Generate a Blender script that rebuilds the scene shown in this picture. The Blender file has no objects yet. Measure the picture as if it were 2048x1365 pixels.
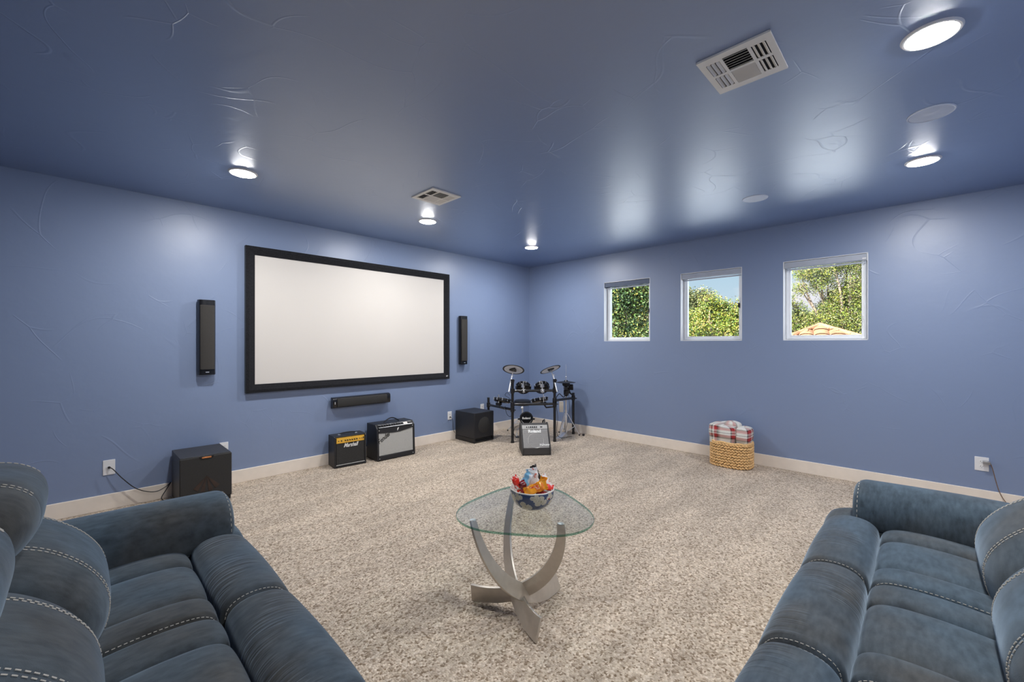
import bpy, bmesh, math, random
from math import sin, cos, pi, radians, sqrt, atan2
from mathutils import Vector, Matrix, noise

# ------------------------------------------------------------------ camera, world, sun, exposure
S = bpy.context.scene
COL = S.collection
RX, RY, RH = 5.5, 4.95, 2.74          # window wall x, screen wall y, ceiling height
CAM_H, YAW, FPX = 1.405, 44.3, 842.0
cam = bpy.data.cameras.new('camera'); camo = bpy.data.objects.new('camera', cam); COL.objects.link(camo)
cam.sensor_width = 36; cam.lens = FPX / 2048 * 36; cam.shift_y = 5.5 / 2048
cam.clip_start = 0.02; cam.clip_end = 300
camo.location = (0, 0, CAM_H); camo.rotation_euler = (radians(90), 0, radians(YAW - 90))
S.camera = camo
vs = S.view_settings
vs.view_transform = 'Standard'; vs.look = 'None'; vs.gamma = 1; vs.use_curve_mapping = False
vs.exposure = 0.15

W = bpy.data.worlds.new('sky'); S.world = W; W.use_nodes = True
wn, wl = W.node_tree.nodes, W.node_tree.links
wn.clear()
o_ = wn.new('ShaderNodeOutputWorld'); bg = wn.new('ShaderNodeBackground'); tc = wn.new('ShaderNodeTexCoord')
sep = wn.new('ShaderNodeSeparateXYZ'); grad = wn.new('ShaderNodeValToRGB')
wl.new(tc.outputs['Generated'], sep.inputs[0]); wl.new(sep.outputs['Z'], grad.inputs[0])
grad.color_ramp.elements[0].position = 0.0; grad.color_ramp.elements[0].color = (.60, .68, .74, 1)
grad.color_ramp.elements[1].position = 0.6; grad.color_ramp.elements[1].color = (.20, .36, .62, 1)
e = grad.color_ramp.elements.new(.16); e.color = (.40, .56, .68, 1)
mp = wn.new('ShaderNodeMapping'); mp.inputs['Scale'].default_value = (2.2, 2.2, 7)
nz = wn.new('ShaderNodeTexNoise'); nz.inputs['Scale'].default_value = 2.3; nz.inputs['Detail'].default_value = 5
cr = wn.new('ShaderNodeValToRGB'); cr.color_ramp.elements[0].position = .44; cr.color_ramp.elements[1].position = .66
mx = wn.new('ShaderNodeMix'); mx.data_type = 'RGBA'
wl.new(tc.outputs['Generated'], mp.inputs[0]); wl.new(mp.outputs[0], nz.inputs['Vector']); wl.new(nz.outputs['Fac'], cr.inputs[0])
wl.new(cr.outputs[0], mx.inputs[0]); wl.new(grad.outputs[0], mx.inputs[6]); mx.inputs[7].default_value = (.80, .76, .78, 1)
wl.new(mx.outputs[2], bg.inputs[0]); bg.inputs[1].default_value = 1.08; wl.new(bg.outputs[0], o_.inputs[0])

sun = bpy.data.lights.new('sun', 'SUN'); suno = bpy.data.objects.new('sun', sun); COL.objects.link(suno)
sun.energy = 27.0; sun.color = (1, .95, .84); sun.angle = radians(.6)
suno.rotation_euler = Vector((.80, -.28, -.62)).to_track_quat('-Z', 'Y').to_euler()
LAMP_STRENGTH = 430.0

# ------------------------------------------------------------------ materials
def node_mat(name):
    m = bpy.data.materials.new(name); m.use_nodes = True
    return m, m.node_tree.nodes, m.node_tree.links, m.node_tree.nodes['Principled BSDF']

def P(name, col, rough=.5, metal=0, spec=.5, var=.12, vscale=12, bump=0, bscale=200, attr=None, sheen=0, coat=0, coord='Object', bdist=.002):
    m, n, l, b = node_mat(name)
    b.inputs['Roughness'].default_value = rough; b.inputs['Metallic'].default_value = metal
    b.inputs['Specular IOR Level'].default_value = spec
    b.inputs['Coat Weight'].default_value = coat; b.inputs['Coat Roughness'].default_value = .15
    if sheen:
        b.inputs['Sheen Weight'].default_value = sheen; b.inputs['Sheen Roughness'].default_value = .5
        b.inputs['Sheen Tint'].default_value = (.7, .85, 1, 1)
    t = n.new('ShaderNodeTexCoord'); ns = n.new('ShaderNodeTexNoise'); ns.inputs['Scale'].default_value = vscale
    ns.inputs['Detail'].default_value = 4
    l.new(t.outputs[coord], ns.inputs['Vector'])
    mixn = n.new('ShaderNodeMix'); mixn.data_type = 'RGBA'; mixn.blend_type = 'MULTIPLY'; mixn.inputs[0].default_value = 1
    ramp = n.new('ShaderNodeMapRange'); ramp.inputs[1].default_value = .3; ramp.inputs[2].default_value = .7
    ramp.inputs[3].default_value = 1 - var; ramp.inputs[4].default_value = 1 + var
    l.new(ns.outputs['Fac'], ramp.inputs[0]); l.new(ramp.outputs[0], mixn.inputs[7])
    if attr:
        a = n.new('ShaderNodeVertexColor'); a.layer_name = attr; l.new(a.outputs[0], mixn.inputs[6])
    else:
        mixn.inputs[6].default_value = (*col, 1)
    l.new(mixn.outputs[2], b.inputs['Base Color'])
    if bump:
        n2 = n.new('ShaderNodeTexNoise'); n2.inputs['Scale'].default_value = bscale; n2.inputs['Detail'].default_value = 3
        l.new(t.outputs[coord], n2.inputs['Vector'])
        bp = n.new('ShaderNodeBump'); bp.inputs['Strength'].default_value = bump; bp.inputs['Distance'].default_value = bdist
        l.new(n2.outputs['Fac'], bp.inputs['Height']); l.new(bp.outputs[0], b.inputs['Normal'])
    return m

def paint(name, col, rough, spec, lines=.5, coat=0, ior=1.5, more=0, base_ior=1.5, tint=(1, 1, 1)):
    """blue wall paint over hand-trowelled plaster: fine orange peel and sparse curved trowel ridges"""
    m, n, l, b = node_mat(name)
    b.inputs['Base Color'].default_value = (*col, 1); b.inputs['Roughness'].default_value = rough
    b.inputs['Specular IOR Level'].default_value = spec
    b.inputs['Coat Weight'].default_value = coat; b.inputs['Coat Roughness'].default_value = .40; b.inputs['Coat IOR'].default_value = ior
    b.inputs['IOR'].default_value = base_ior; b.inputs['Specular Tint'].default_value = (*tint, 1)
    t = n.new('ShaderNodeTexCoord')
    w1 = n.new('ShaderNodeTexNoise'); w1.inputs['Scale'].default_value = 1.8; w1.inputs['Detail'].default_value = 0
    l.new(t.outputs['Object'], w1.inputs['Vector'])
    heights = []
    for sc, off, lo in ((1.5, 0, .60), (2.3, 7.3, .61)):
        ad = n.new('ShaderNodeMix'); ad.data_type = 'RGBA'; ad.blend_type = 'ADD'; ad.inputs[0].default_value = .55
        l.new(t.outputs['Object'], ad.inputs[6]); l.new(w1.outputs['Color'], ad.inputs[7])
        mp_ = n.new('ShaderNodeMapping'); mp_.inputs['Location'].default_value = (off, off * .7, off * .3)
        l.new(ad.outputs[2], mp_.inputs[0])
        v = n.new('ShaderNodeTexVoronoi'); v.feature = 'DISTANCE_TO_EDGE'; v.inputs['Scale'].default_value = sc
        l.new(mp_.outputs[0], v.inputs['Vector'])
        r = n.new('ShaderNodeMapRange'); r.inputs[1].default_value = 0; r.inputs[2].default_value = .012
        r.inputs[3].default_value = 1; r.inputs[4].default_value = 0; r.interpolation_type = 'SMOOTHSTEP'
        l.new(v.outputs['Distance'], r.inputs[0])
        k = n.new('ShaderNodeTexNoise'); k.inputs['Scale'].default_value = 3.1; k.inputs['Detail'].default_value = 0
        l.new(mp_.outputs[0], k.inputs['Vector'])
        k2 = n.new('ShaderNodeMapRange'); k2.inputs[1].default_value = lo - .02 - more; k2.inputs[2].default_value = lo + .07 - more
        l.new(k.outputs['Fac'], k2.inputs[0])
        mu = n.new('ShaderNodeMath'); mu.operation = 'MULTIPLY'; l.new(r.outputs[0], mu.inputs[0]); l.new(k2.outputs[0], mu.inputs[1])
        heights.append(mu)
    s = n.new('ShaderNodeMath'); s.operation = 'ADD'; l.new(heights[0].outputs[0], s.inputs[0]); l.new(heights[1].outputs[0], s.inputs[1])
    fine = n.new('ShaderNodeTexNoise'); fine.inputs['Scale'].default_value = 260; fine.inputs['Detail'].default_value = 2
    l.new(t.outputs['Object'], fine.inputs['Vector'])
    soft = n.new('ShaderNodeTexNoise'); soft.inputs['Scale'].default_value = 7; soft.inputs['Detail'].default_value = 3
    l.new(t.outputs['Object'], soft.inputs['Vector'])
    b1 = n.new('ShaderNodeBump'); b1.inputs['Strength'].default_value = lines; b1.inputs['Distance'].default_value = .004
    l.new(s.outputs[0], b1.inputs['Height'])
    b2 = n.new('ShaderNodeBump'); b2.inputs['Strength'].default_value = .12; b2.inputs['Distance'].default_value = .001
    l.new(fine.outputs['Fac'], b2.inputs['Height']); l.new(b1.outputs[0], b2.inputs['Normal'])
    b3 = n.new('ShaderNodeBump'); b3.inputs['Strength'].default_value = .25; b3.inputs['Distance'].default_value = .01
    l.new(soft.outputs['Fac'], b3.inputs['Height']); l.new(b2.outputs[0], b3.inputs['Normal'])
    l.new(b3.outputs[0], b.inputs['Normal'])
    return m

def carpet_mat():
    m, n, l, b = node_mat('beige_speckled_carpet')
    b.inputs['Roughness'].default_value = .95; b.inputs['Specular IOR Level'].default_value = .1
    b.inputs['Sheen Weight'].default_value = .15
    t = n.new('ShaderNodeTexCoord')
    v = n.new('ShaderNodeTexVoronoi'); v.inputs['Scale'].default_value = 105; l.new(t.outputs['Object'], v.inputs['Vector'])
    sp = n.new('ShaderNodeSeparateColor'); l.new(v.outputs['Color'], sp.inputs[0])
    r = n.new('ShaderNodeValToRGB'); cr_ = r.color_ramp
    cr_.elements[0].position = 0; cr_.elements[0].color = (.24, .17, .11, 1)
    cr_.elements[1].position = 1; cr_.elements[1].color = (.80, .69, .57, 1)
    for p_, c_ in ((.12, (.33, .25, .175, 1)), (.32, (.50, .405, .31, 1)), (.75, (.66, .55, .435, 1))):
        e_ = cr_.elements.new(p_); e_.color = c_
    l.new(sp.outputs[0], r.inputs[0])
    n2 = n.new('ShaderNodeTexNoise'); n2.inputs['Scale'].default_value = 34; n2.inputs['Detail'].default_value = 4
    l.new(t.outputs['Object'], n2.inputs['Vector'])
    mr = n.new('ShaderNodeMapRange'); mr.inputs[1].default_value = .3; mr.inputs[2].default_value = .7
    mr.inputs[3].default_value = .88; mr.inputs[4].default_value = 1.10; l.new(n2.outputs['Fac'], mr.inputs[0])
    # vacuumed pile: wide soft bands
    mp_ = n.new('ShaderNodeMapping'); mp_.inputs['Rotation'].default_value = (0, 0, radians(-38)); mp_.inputs['Scale'].default_value = (.8, 3.0, 1)
    l.new(t.outputs['Object'], mp_.inputs[0])
    n3 = n.new('ShaderNodeTexNoise'); n3.inputs['Scale'].default_value = 1.5; n3.inputs['Detail'].default_value = 3
    l.new(mp_.outputs[0], n3.inputs['Vector'])
    mr3 = n.new('ShaderNodeMapRange'); mr3.inputs[1].default_value = .36; mr3.inputs[2].default_value = .64
    mr3.inputs[3].default_value = .88; mr3.inputs[4].default_value = 1.10; l.new(n3.outputs['Fac'], mr3.inputs[0])
    mu = n.new('ShaderNodeMath'); mu.operation = 'MULTIPLY'; l.new(mr.outputs[0], mu.inputs[0]); l.new(mr3.outputs[0], mu.inputs[1])
    mi = n.new('ShaderNodeMix'); mi.data_type = 'RGBA'; mi.blend_type = 'MULTIPLY'; mi.inputs[0].default_value = 1
    l.new(r.outputs[0], mi.inputs[6]); l.new(mu.outputs[0], mi.inputs[7]); l.new(mi.outputs[2], b.inputs['Base Color'])
    bp = n.new('ShaderNodeBump'); bp.inputs['Strength'].default_value = .9; bp.inputs['Distance'].default_value = .006; bp.invert = True
    l.new(v.outputs['Distance'], bp.inputs['Height'])
    bp2 = n.new('ShaderNodeBump'); bp2.inputs['Strength'].default_value = .5; bp2.inputs['Distance'].default_value = .01
    l.new(n2.outputs['Fac'], bp2.inputs['Height']); l.new(bp.outputs[0], bp2.inputs['Normal']); l.new(bp2.outputs[0], b.inputs['Normal'])
    return m

def fabric_mat(name, col, gather=0.0):
    m, n, l, b = node_mat(name)
    b.inputs['Roughness'].default_value = .9; b.inputs['Specular IOR Level'].default_value = .15
    b.inputs['Sheen Weight'].default_value = .36; b.inputs['Sheen Roughness'].default_value = .45
    b.inputs['Sheen Tint'].default_value = (.62, .80, 1, 1)
    t = n.new('ShaderNodeTexCoord')
    a = n.new('ShaderNodeTexNoise'); a.inputs['Scale'].default_value = 9; a.inputs['Detail'].default_value = 6; a.inputs['Roughness'].default_value = .65
    l.new(t.outputs['Object'], a.inputs['Vector'])
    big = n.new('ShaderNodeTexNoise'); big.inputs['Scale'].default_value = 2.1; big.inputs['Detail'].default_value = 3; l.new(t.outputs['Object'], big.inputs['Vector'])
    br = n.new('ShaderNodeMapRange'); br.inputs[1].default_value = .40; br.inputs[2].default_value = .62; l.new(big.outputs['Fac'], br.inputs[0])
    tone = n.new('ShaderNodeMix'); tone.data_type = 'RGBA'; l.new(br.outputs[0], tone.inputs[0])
    tone.inputs[6].default_value = (*col, 1); tone.inputs[7].default_value = (.058, .058, .056, 1)  # brown-grey patches paint in the brownish shade of mixed light
    st = n.new('ShaderNodeMapping'); st.inputs['Scale'].default_value = (22, 60, 22); l.new(t.outputs['Object'], st.inputs[0])
    a2 = n.new('ShaderNodeTexNoise'); a2.inputs['Scale'].default_value = 1; a2.inputs['Detail'].default_value = 5; l.new(st.outputs[0], a2.inputs['Vector'])
    sm = n.new('ShaderNodeMath'); sm.operation = 'ADD'; l.new(a.outputs['Fac'], sm.inputs[0]); l.new(a2.outputs['Fac'], sm.inputs[1])
    r = n.new('ShaderNodeMapRange'); r.inputs[1].default_value = .72; r.inputs[2].default_value = 1.28; r.inputs[3].default_value = .68; r.inputs[4].default_value = 1.38
    l.new(sm.outputs[0], r.inputs[0])
    tm = n.new('ShaderNodeMix'); tm.data_type = 'RGBA'; tm.blend_type = 'MULTIPLY'; tm.inputs[0].default_value = 1
    l.new(tone.outputs[2], tm.inputs[6]); l.new(r.outputs[0], tm.inputs[7]); l.new(tm.outputs[2], b.inputs['Base Color'])
    f = n.new('ShaderNodeTexNoise'); f.inputs['Scale'].default_value = 420; l.new(t.outputs['Object'], f.inputs['Vector'])
    b1 = n.new('ShaderNodeBump'); b1.inputs['Strength'].default_value = .35; b1.inputs['Distance'].default_value = .001
    l.new(f.outputs['Fac'], b1.inputs['Height'])
    g = n.new('ShaderNodeTexNoise'); g.inputs['Scale'].default_value = 5; g.inputs['Detail'].default_value = 2
    l.new(t.outputs['Object'], g.inputs['Vector'])
    b2 = n.new('ShaderNodeBump'); b2.inputs['Strength'].default_value = .35; b2.inputs['Distance'].default_value = .02
    l.new(g.outputs['Fac'], b2.inputs['Height']); l.new(b1.outputs[0], b2.inputs['Normal'])
    last = b2
    if gather:
        mp_ = n.new('ShaderNodeMapping'); mp_.inputs['Scale'].default_value = (4.0, 52, 1); l.new(t.outputs['UV'], mp_.inputs[0])
        h = n.new('ShaderNodeTexNoise'); h.inputs['Scale'].default_value = 1.0; h.inputs['Detail'].default_value = 2; h.inputs['Distortion'].default_value = .35
        l.new(mp_.outputs[0], h.inputs['Vector'])
        hr = n.new('ShaderNodeMapRange'); hr.inputs[1].default_value = .35; hr.inputs[2].default_value = .65; hr.interpolation_type = 'SMOOTHSTEP'
        l.new(h.outputs['Fac'], hr.inputs[0])
        k = n.new('ShaderNodeTexNoise'); k.inputs['Scale'].default_value = 4.2; k.inputs['Detail'].default_value = 0; l.new(t.outputs['Object'], k.inputs['Vector'])
        kr = n.new('ShaderNodeMapRange'); kr.inputs[1].default_value = .50; kr.inputs[2].default_value = .62; l.new(k.outputs['Fac'], kr.inputs[0])
        mu = n.new('ShaderNodeMath'); mu.operation = 'MULTIPLY'; l.new(hr.outputs[0], mu.inputs[0]); l.new(kr.outputs[0], mu.inputs[1])
        b3 = n.new('ShaderNodeBump'); b3.inputs['Strength'].default_value = gather; b3.inputs['Distance'].default_value = .012
        l.new(mu.outputs[0], b3.inputs['Height']); l.new(b2.outputs[0], b3.inputs['Normal']); last = b3
    l.new(last.outputs[0], b.inputs['Normal'])
    return m

def glass_mat(name, tint, refl=1.0):
    m = bpy.data.materials.new(name); m.use_nodes = True
    n, l = m.node_tree.nodes, m.node_tree.links; n.clear()
    o = n.new('ShaderNodeOutputMaterial'); tr = n.new('ShaderNodeBsdfTransparent'); gl = n.new('ShaderNodeBsdfGlossy')
    gl.inputs['Roughness'].default_value = .01; tr.inputs[0].default_value = (*tint, 1)
    fr = n.new('ShaderNodeFresnel'); geo = n.new('ShaderNodeNewGeometry'); io = n.new('ShaderNodeMapRange')
    io.inputs[3].default_value = 1.5; io.inputs[4].default_value = 1/1.5      # same reflection from either side of the thin pane
    l.new(geo.outputs['Backfacing'], io.inputs[0]); l.new(io.outputs[0], fr.inputs[0])
    mu = n.new('ShaderNodeMath'); mu.operation = 'MULTIPLY'; mu.inputs[1].default_value = refl; l.new(fr.outputs[0], mu.inputs[0])
    mx_ = n.new('ShaderNodeMixShader'); l.new(mu.outputs[0], mx_.inputs[0]); l.new(tr.outputs[0], mx_.inputs[1]); l.new(gl.outputs[0], mx_.inputs[2])
    l.new(mx_.outputs[0], o.inputs[0])
    return m

def emit_mat(name, col, st):
    m = bpy.data.materials.new(name); m.use_nodes = True
    n, l = m.node_tree.nodes, m.node_tree.links; n.clear()
    o = n.new('ShaderNodeOutputMaterial'); e_ = n.new('ShaderNodeEmission'); e_.inputs[0].default_value = (*col, 1); e_.inputs[1].default_value = st
    l.new(e_.outputs[0], o.inputs[0]); return m

M = dict(
    wall=paint('blue_wall_paint', (.216, .285, .448), .42, .6, .28, coat=.45),
    ceil=paint('blue_ceiling_paint', (.122, .188, .370), .40, 1.0, .42, coat=1.0, ior=1.72, more=.05, base_ior=1.7, tint=(.72, .86, 1)),
    carpet=carpet_mat(),
    trim=P('cream_trim', (.90, .81, .71), .45, var=.03),
    white=P('white_plastic', (.82, .82, .83), .35, var=.02),
    vinyl=P('white_vinyl', (.88, .90, .93), .3, var=.02),
    ventwhite=P('white_vent_enamel', (.82, .80, .75), .4, var=.03),
    ventdark=P('dark_duct', (.02, .02, .022), .8, var=.2),
    spkgrille=P('painted_speaker_grille', (.60, .67, .80), .45, var=.04, bump=.4, bscale=700),
    shade=P('grey_shade_fabric', (.42, .46, .54), .6, var=.05),
    shade_dark=P('slate_shade_fabric', (.10, .13, .20), .6, var=.08),
    screen=P('white_projection_fabric', (.71, .675, .635), .75, spec=.2, var=.012, vscale=1.2),
    velvet=P('black_velvet', (.015, .015, .018), .85, spec=.15, var=.35, vscale=90, sheen=.12, bump=.5, bscale=300),
    black=P('black_satin', (.014, .014, .016), .38, var=.2),
    blackgloss=P('black_gloss', (.008, .008, .010), .22, var=.1),
    tolex=P('black_tolex', (.014, .015, .019), .42, var=.25, vscale=120, bump=.6, bscale=420),
    grille=P('black_grille_cloth', (.030, .029, .028), .8, var=.35, vscale=260, bump=.6, bscale=500),
    brgrille=P('brown_black_grille_cloth', (.038, .035, .032), .75, var=.3, vscale=320, bump=.6, bscale=500),
    ashwood=P('black_ash_wood', (.028, .027, .028), .42, var=.4, vscale=60),
    silver=P('silver_grille_cloth', (.46, .46, .44), .7, var=.12, vscale=240, bump=.4, bscale=600),
    gold=P('gold_panel', (.95, .55, .07), .3, metal=.2, var=.05),
    steel=P('chrome', (.95, .95, .96), .28, metal=.9, var=.05),
    dull=P('dull_grey_metal', (.42, .42, .43), .35, metal=.8, var=.1),
    rail=P('black_rack_tube', (.018, .018, .020), .22, var=.2),
    rubber=P('grey_rubber_underside', (.80, .82, .86), .5, var=.05),
    copper=P('copper', (.75, .32, .13), .25, metal=.7, var=.05),
    cone=P('dark_copper_cone', (.040, .022, .016), .5, var=.3),
    panelgrey=P('brushed_grey_panel', (.58, .57, .55), .4, metal=.3, var=.08),
    monitor=P('charcoal_speaker_carpet', (.055, .052, .052), .7, var=.2, vscale=200, bump=.4),
    mongrille=P('perforated_grey_grille', (.34, .33, .32), .45, metal=.4, var=.25, vscale=300),
    lettering=P('white_lettering', (.88, .88, .86), .4, var=.02),
    darklettering=P('black_lettering', (.02, .02, .02), .3, var=.05),
    bronze=P('brushed_champagne_metal', (.60, .545, .48), .38, metal=.6, var=.05, vscale=30),
    tableglass=glass_mat('clear_table_glass', (.955, .985, .97), 1.0),
    pane=glass_mat('window_glass', (.97, .985, .99), .15),
    glassedge=glass_mat('green_glass_edge', (.34, .60, .50), 1.6),
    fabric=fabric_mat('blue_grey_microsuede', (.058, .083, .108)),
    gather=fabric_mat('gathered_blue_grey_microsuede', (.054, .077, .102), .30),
    thread=P('cream_thread', (.50, .475, .43), .7, var=.05),
    basket=P('seagrass', (.82, .52, .23), .65, var=.28, vscale=55, bump=.6, bscale=180),
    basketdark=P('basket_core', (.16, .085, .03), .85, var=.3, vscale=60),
    plaid=P('plaid_wool', (1, 1, 1), .9, attr='Col', var=.06, vscale=150, bump=.5, bscale=350),
    plaid_plain=P('cream_wool', (.74, .70, .64), .9, var=.05),
    bowl=P('floral_glazed_bowl', (1, 1, 1), .18, attr='Col', var=.03, coat=.4),
    bowlin=P('white_glaze', (.80, .79, .76), .2, var=.03, coat=.4),
    wire=P('black_cord', (.012, .012, .013), .45, var=.1),
    browncord=P('brown_cord', (.20, .12, .07), .5, var=.1),
    tan=P('beige_plastic', (.62, .57, .50), .45, var=.05),
    lamp=emit_mat('lamp_diffuser', (1, .985, .965), LAMP_STRENGTH),
    leaf=P('oak_leaf', (1, 1, 1), .55, attr='Col', var=.1, vscale=3),
    bark=P('oak_bark', (.20, .155, .12), .9, var=.35, vscale=8, bump=.8, bscale=20, bdist=.02),
    tile=P('terracotta_tile', (.25, .125, .07), .75, var=.30, vscale=2.6, bump=.3, bscale=30),
    ground=P('pale_bounce_ground', (.72, .79, .90), .9, var=.06, vscale=.6),  # invented pale bluish surface, feeds the window glare on the ceiling
    stucco=P('pale_stucco', (.62, .57, .50), .9, var=.05),
    wood=P('brown_post_wood', (.16, .09, .05), .7, var=.2),
)

# ------------------------------------------------------------------ mesh helpers
def frame(p0, p1):
    d = (Vector(p1) - Vector(p0)); L = d.length; d.normalize()
    q = d.to_track_quat('Z', 'Y').to_matrix().to_4x4(); q.translation = Vector(p0)
    return q, L

class B:
    def __init__(s): s.bm = bmesh.new()
    def verts(s, vs_, fs, mi=0):
        v = [s.bm.verts.new(p) for p in vs_]; out = []
        for f in fs:
            try:
                q = s.bm.faces.new([v[i] for i in f]); q.material_index = mi; out.append(q)
            except ValueError: pass
        return out
    def box(s, lo, hi, mat=None, mi=0):
        x0, y0, z0 = lo; x1, y1, z1 = hi
        p = [(x0,y0,z0),(x1,y0,z0),(x1,y1,z0),(x0,y1,z0),(x0,y0,z1),(x1,y0,z1),(x1,y1,z1),(x0,y1,z1)]
        if mat: p = [mat @ Vector(q) for q in p]
        s.verts(p, [(3,2,1,0),(4,5,6,7),(0,1,5,4),(1,2,6,5),(2,3,7,6),(3,0,4,7)], mi); return s
    def cyl(s, p0, p1, r0, r1=None, n=16, mi=0, cap=True):
        r1 = r0 if r1 is None else r1; q, L = frame(p0, p1)
        pts = [q @ Vector((r0*cos(2*pi*i/n), r0*sin(2*pi*i/n), 0)) for i in range(n)] + [q @ Vector((r1*cos(2*pi*i/n), r1*sin(2*pi*i/n), L)) for i in range(n)]
        fs = [(i, (i+1) % n, n+(i+1) % n, n+i) for i in range(n)]
        if cap: fs += [tuple(range(n-1, -1, -1)), tuple(range(n, 2*n))]
        s.verts(pts, fs, mi); return s
    def tube(s, pts, r, n=8, mi=0, closed=False):
        P_ = [Vector(p) for p in pts]; m = len(P_); rings = []
        up = Vector((0, 0, 1)); prev = None
        for i, p in enumerate(P_):
            a = P_[(i-1) % m] if (i > 0 or closed) else p; b = P_[(i+1) % m] if (i < m-1 or closed) else p
            d = (b-a).normalized()
            if prev is None:
                x = d.cross(up if abs(d.z) < .9 else Vector((1, 0, 0))).normalized()
            else:
                x = (prev - d*prev.dot(d)).normalized()
            prev = x; y = d.cross(x)
            rr = r(i/(m-1)) if callable(r) else r
            rings.append([p + x*rr*cos(2*pi*k/n) + y*rr*sin(2*pi*k/n) for k in range(n)])
        vs_ = [v for rg in rings for v in rg]; fs = []
        for i in range(m if closed else m-1):
            j = (i+1) % m
            fs += [(i*n+k, i*n+(k+1) % n, j*n+(k+1) % n, j*n+k) for k in range(n)]
        if not closed: fs += [tuple(range(n-1, -1, -1)), tuple((m-1)*n+k for k in range(n))]
        s.verts(vs_, fs, mi); return s
    def lathe(s, prof, n=32, mat=None, mi=0, rf=None, capb=False, capt=False):
        vs_ = []
        for (r, z) in prof:
            for k in range(n):
                a = 2*pi*k/n; rr = r*(rf(a) if rf else 1); vs_.append(Vector((rr*cos(a), rr*sin(a), z)))
        if mat: vs_ = [mat @ v for v in vs_]
        fs = [(i*n+k, i*n+(k+1) % n, (i+1)*n+(k+1) % n, (i+1)*n+k) for i in range(len(prof)-1) for k in range(n)]
        if capb: fs.append(tuple(range(n-1, -1, -1)))
        if capt: fs.append(tuple((len(prof)-1)*n+k for k in range(n)))
        s.verts(vs_, fs, mi); return s
    def prism(s, poly, mapf, t0, t1, mi=0):
        n = len(poly); vs_ = [mapf(a, b, t0) for a, b in poly] + [mapf(a, b, t1) for a, b in poly]
        s.verts(vs_, [(i, (i+1) % n, n+(i+1) % n, n+i) for i in range(n)] + [tuple(range(n-1, -1, -1)), tuple(range(n, 2*n))], mi); return s
    def ball(s, c, r, sc=(1, 1, 1), rot=None, u=12, v=8, mi=0):
        m = Matrix.Translation(c) @ (rot if rot else Matrix.Identity(4)) @ Matrix.Diagonal((*sc, 1))
        prof = [(r*sin(pi*(i+.0001)/v) if 0 < i < v else 1e-5, -r*cos(pi*i/v)) for i in range(v+1)]
        return s.lathe(prof, u, m, mi)
    def obj(s, name, mats, parent=None, smooth=True, bevel=0, seg=2, angle=35, recalc=True):
        me = bpy.data.meshes.new(name)
        if recalc: bmesh.ops.recalc_face_normals(s.bm, faces=s.bm.faces)
        s.bm.to_mesh(me); s.bm.free()
        for m in (mats if isinstance(mats, (list, tuple)) else [mats]): me.materials.append(M[m] if isinstance(m, str) else m)
        if smooth:
            me.polygons.foreach_set('use_smooth', [True]*len(me.polygons)); me.set_sharp_from_angle(angle=radians(angle))
        o = bpy.data.objects.new(name, me); COL.objects.link(o)
        if parent: o.parent = parent
        if bevel:
            bv = o.modifiers.new('bevel', 'BEVEL'); bv.width = bevel; bv.segments = seg; bv.limit_method = 'ANGLE'; bv.angle_limit = radians(40)
        return o

def tag(o, label=None, cat=None, group=None, kind=None):
    if label: o['label'] = label
    if cat: o['category'] = cat
    if group: o['group'] = group
    if kind: o['kind'] = kind
    return o
def thing(name, label, cat, loc=(0, 0, 0), rz=0, group=None, kind=None):
    o = bpy.data.objects.new(name, None); COL.objects.link(o); o.location = loc; o.rotation_euler = (0, 0, rz); o.empty_display_size = .1
    return tag(o, label, cat, group, kind)
def dup(root, loc, label, rz=None):
    r = root.copy(); COL.objects.link(r); r.location = loc; r['label'] = label
    if rz is not None: r.rotation_euler = (0, 0, rz)
    for ch in list(root.children):
        c = ch.copy(); COL.objects.link(c); c.parent = r
        for g in ch.children:
            d = g.copy(); COL.objects.link(d); d.parent = c
    return r
def text(name, body, size, mat4, mat, parent, shear=0, ext=.001, bold=0, xs=1.0):
    cu = bpy.data.curves.new(name, 'FONT'); cu.body = body; cu.size = size; cu.extrude = ext; cu.shear = shear; cu.offset = bold
    cu.align_x = 'CENTER'; cu.align_y = 'CENTER'; cu.resolution_u = 3
    t = bpy.data.objects.new(name, cu); COL.objects.link(t)
    bpy.context.view_layer.update()
    me = bpy.data.meshes.new_from_object(t.evaluated_get(bpy.context.evaluated_depsgraph_get()))
    bpy.data.objects.remove(t); bpy.data.curves.remove(cu)
    me.transform(mat4 @ Matrix.Diagonal((xs, 1, 1, 1))); me.materials.clear(); me.materials.append(M[mat])
    o = bpy.data.objects.new(name, me); COL.objects.link(o); o.parent = parent; return o
def face_mat(origin, right, up):
    r = Vector(right).normalized(); u = Vector(up).normalized(); n = r.cross(u)
    m = Matrix((r, u, n)).transposed().to_4x4(); m.translation = Vector(origin); return m
def catmull(pts, n, closed=True):
    P_ = [Vector((*p, 0)) if len(p) == 2 else Vector(p) for p in pts]; m = len(P_); out = []
    segs = m if closed else m-1
    for i in range(segs):
        if closed: a, b, c, d = P_[(i-1) % m], P_[i], P_[(i+1) % m], P_[(i+2) % m]
        else: a, b, c, d = P_[max(i-1, 0)], P_[i], P_[i+1], P_[min(i+2, m-1)]
        for k in range(n):
            t = k/n; out.append(.5*((2*b)+(-a+c)*t+(2*a-5*b+4*c-d)*t*t+(-a+3*b-3*c+d)*t**3))
    if not closed: out.append(P_[-1])
    return out

# kit helper: a point at lateral offset r, depth d and height z in the frame of the room's diagonal
_F = Vector((cos(radians(YAW)), sin(radians(YAW)), 0)); _R = Vector((sin(radians(YAW)), -cos(radians(YAW)), 0))
def diag(r, d, z): return _F*d + _R*r + Vector((0, 0, z))

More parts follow.
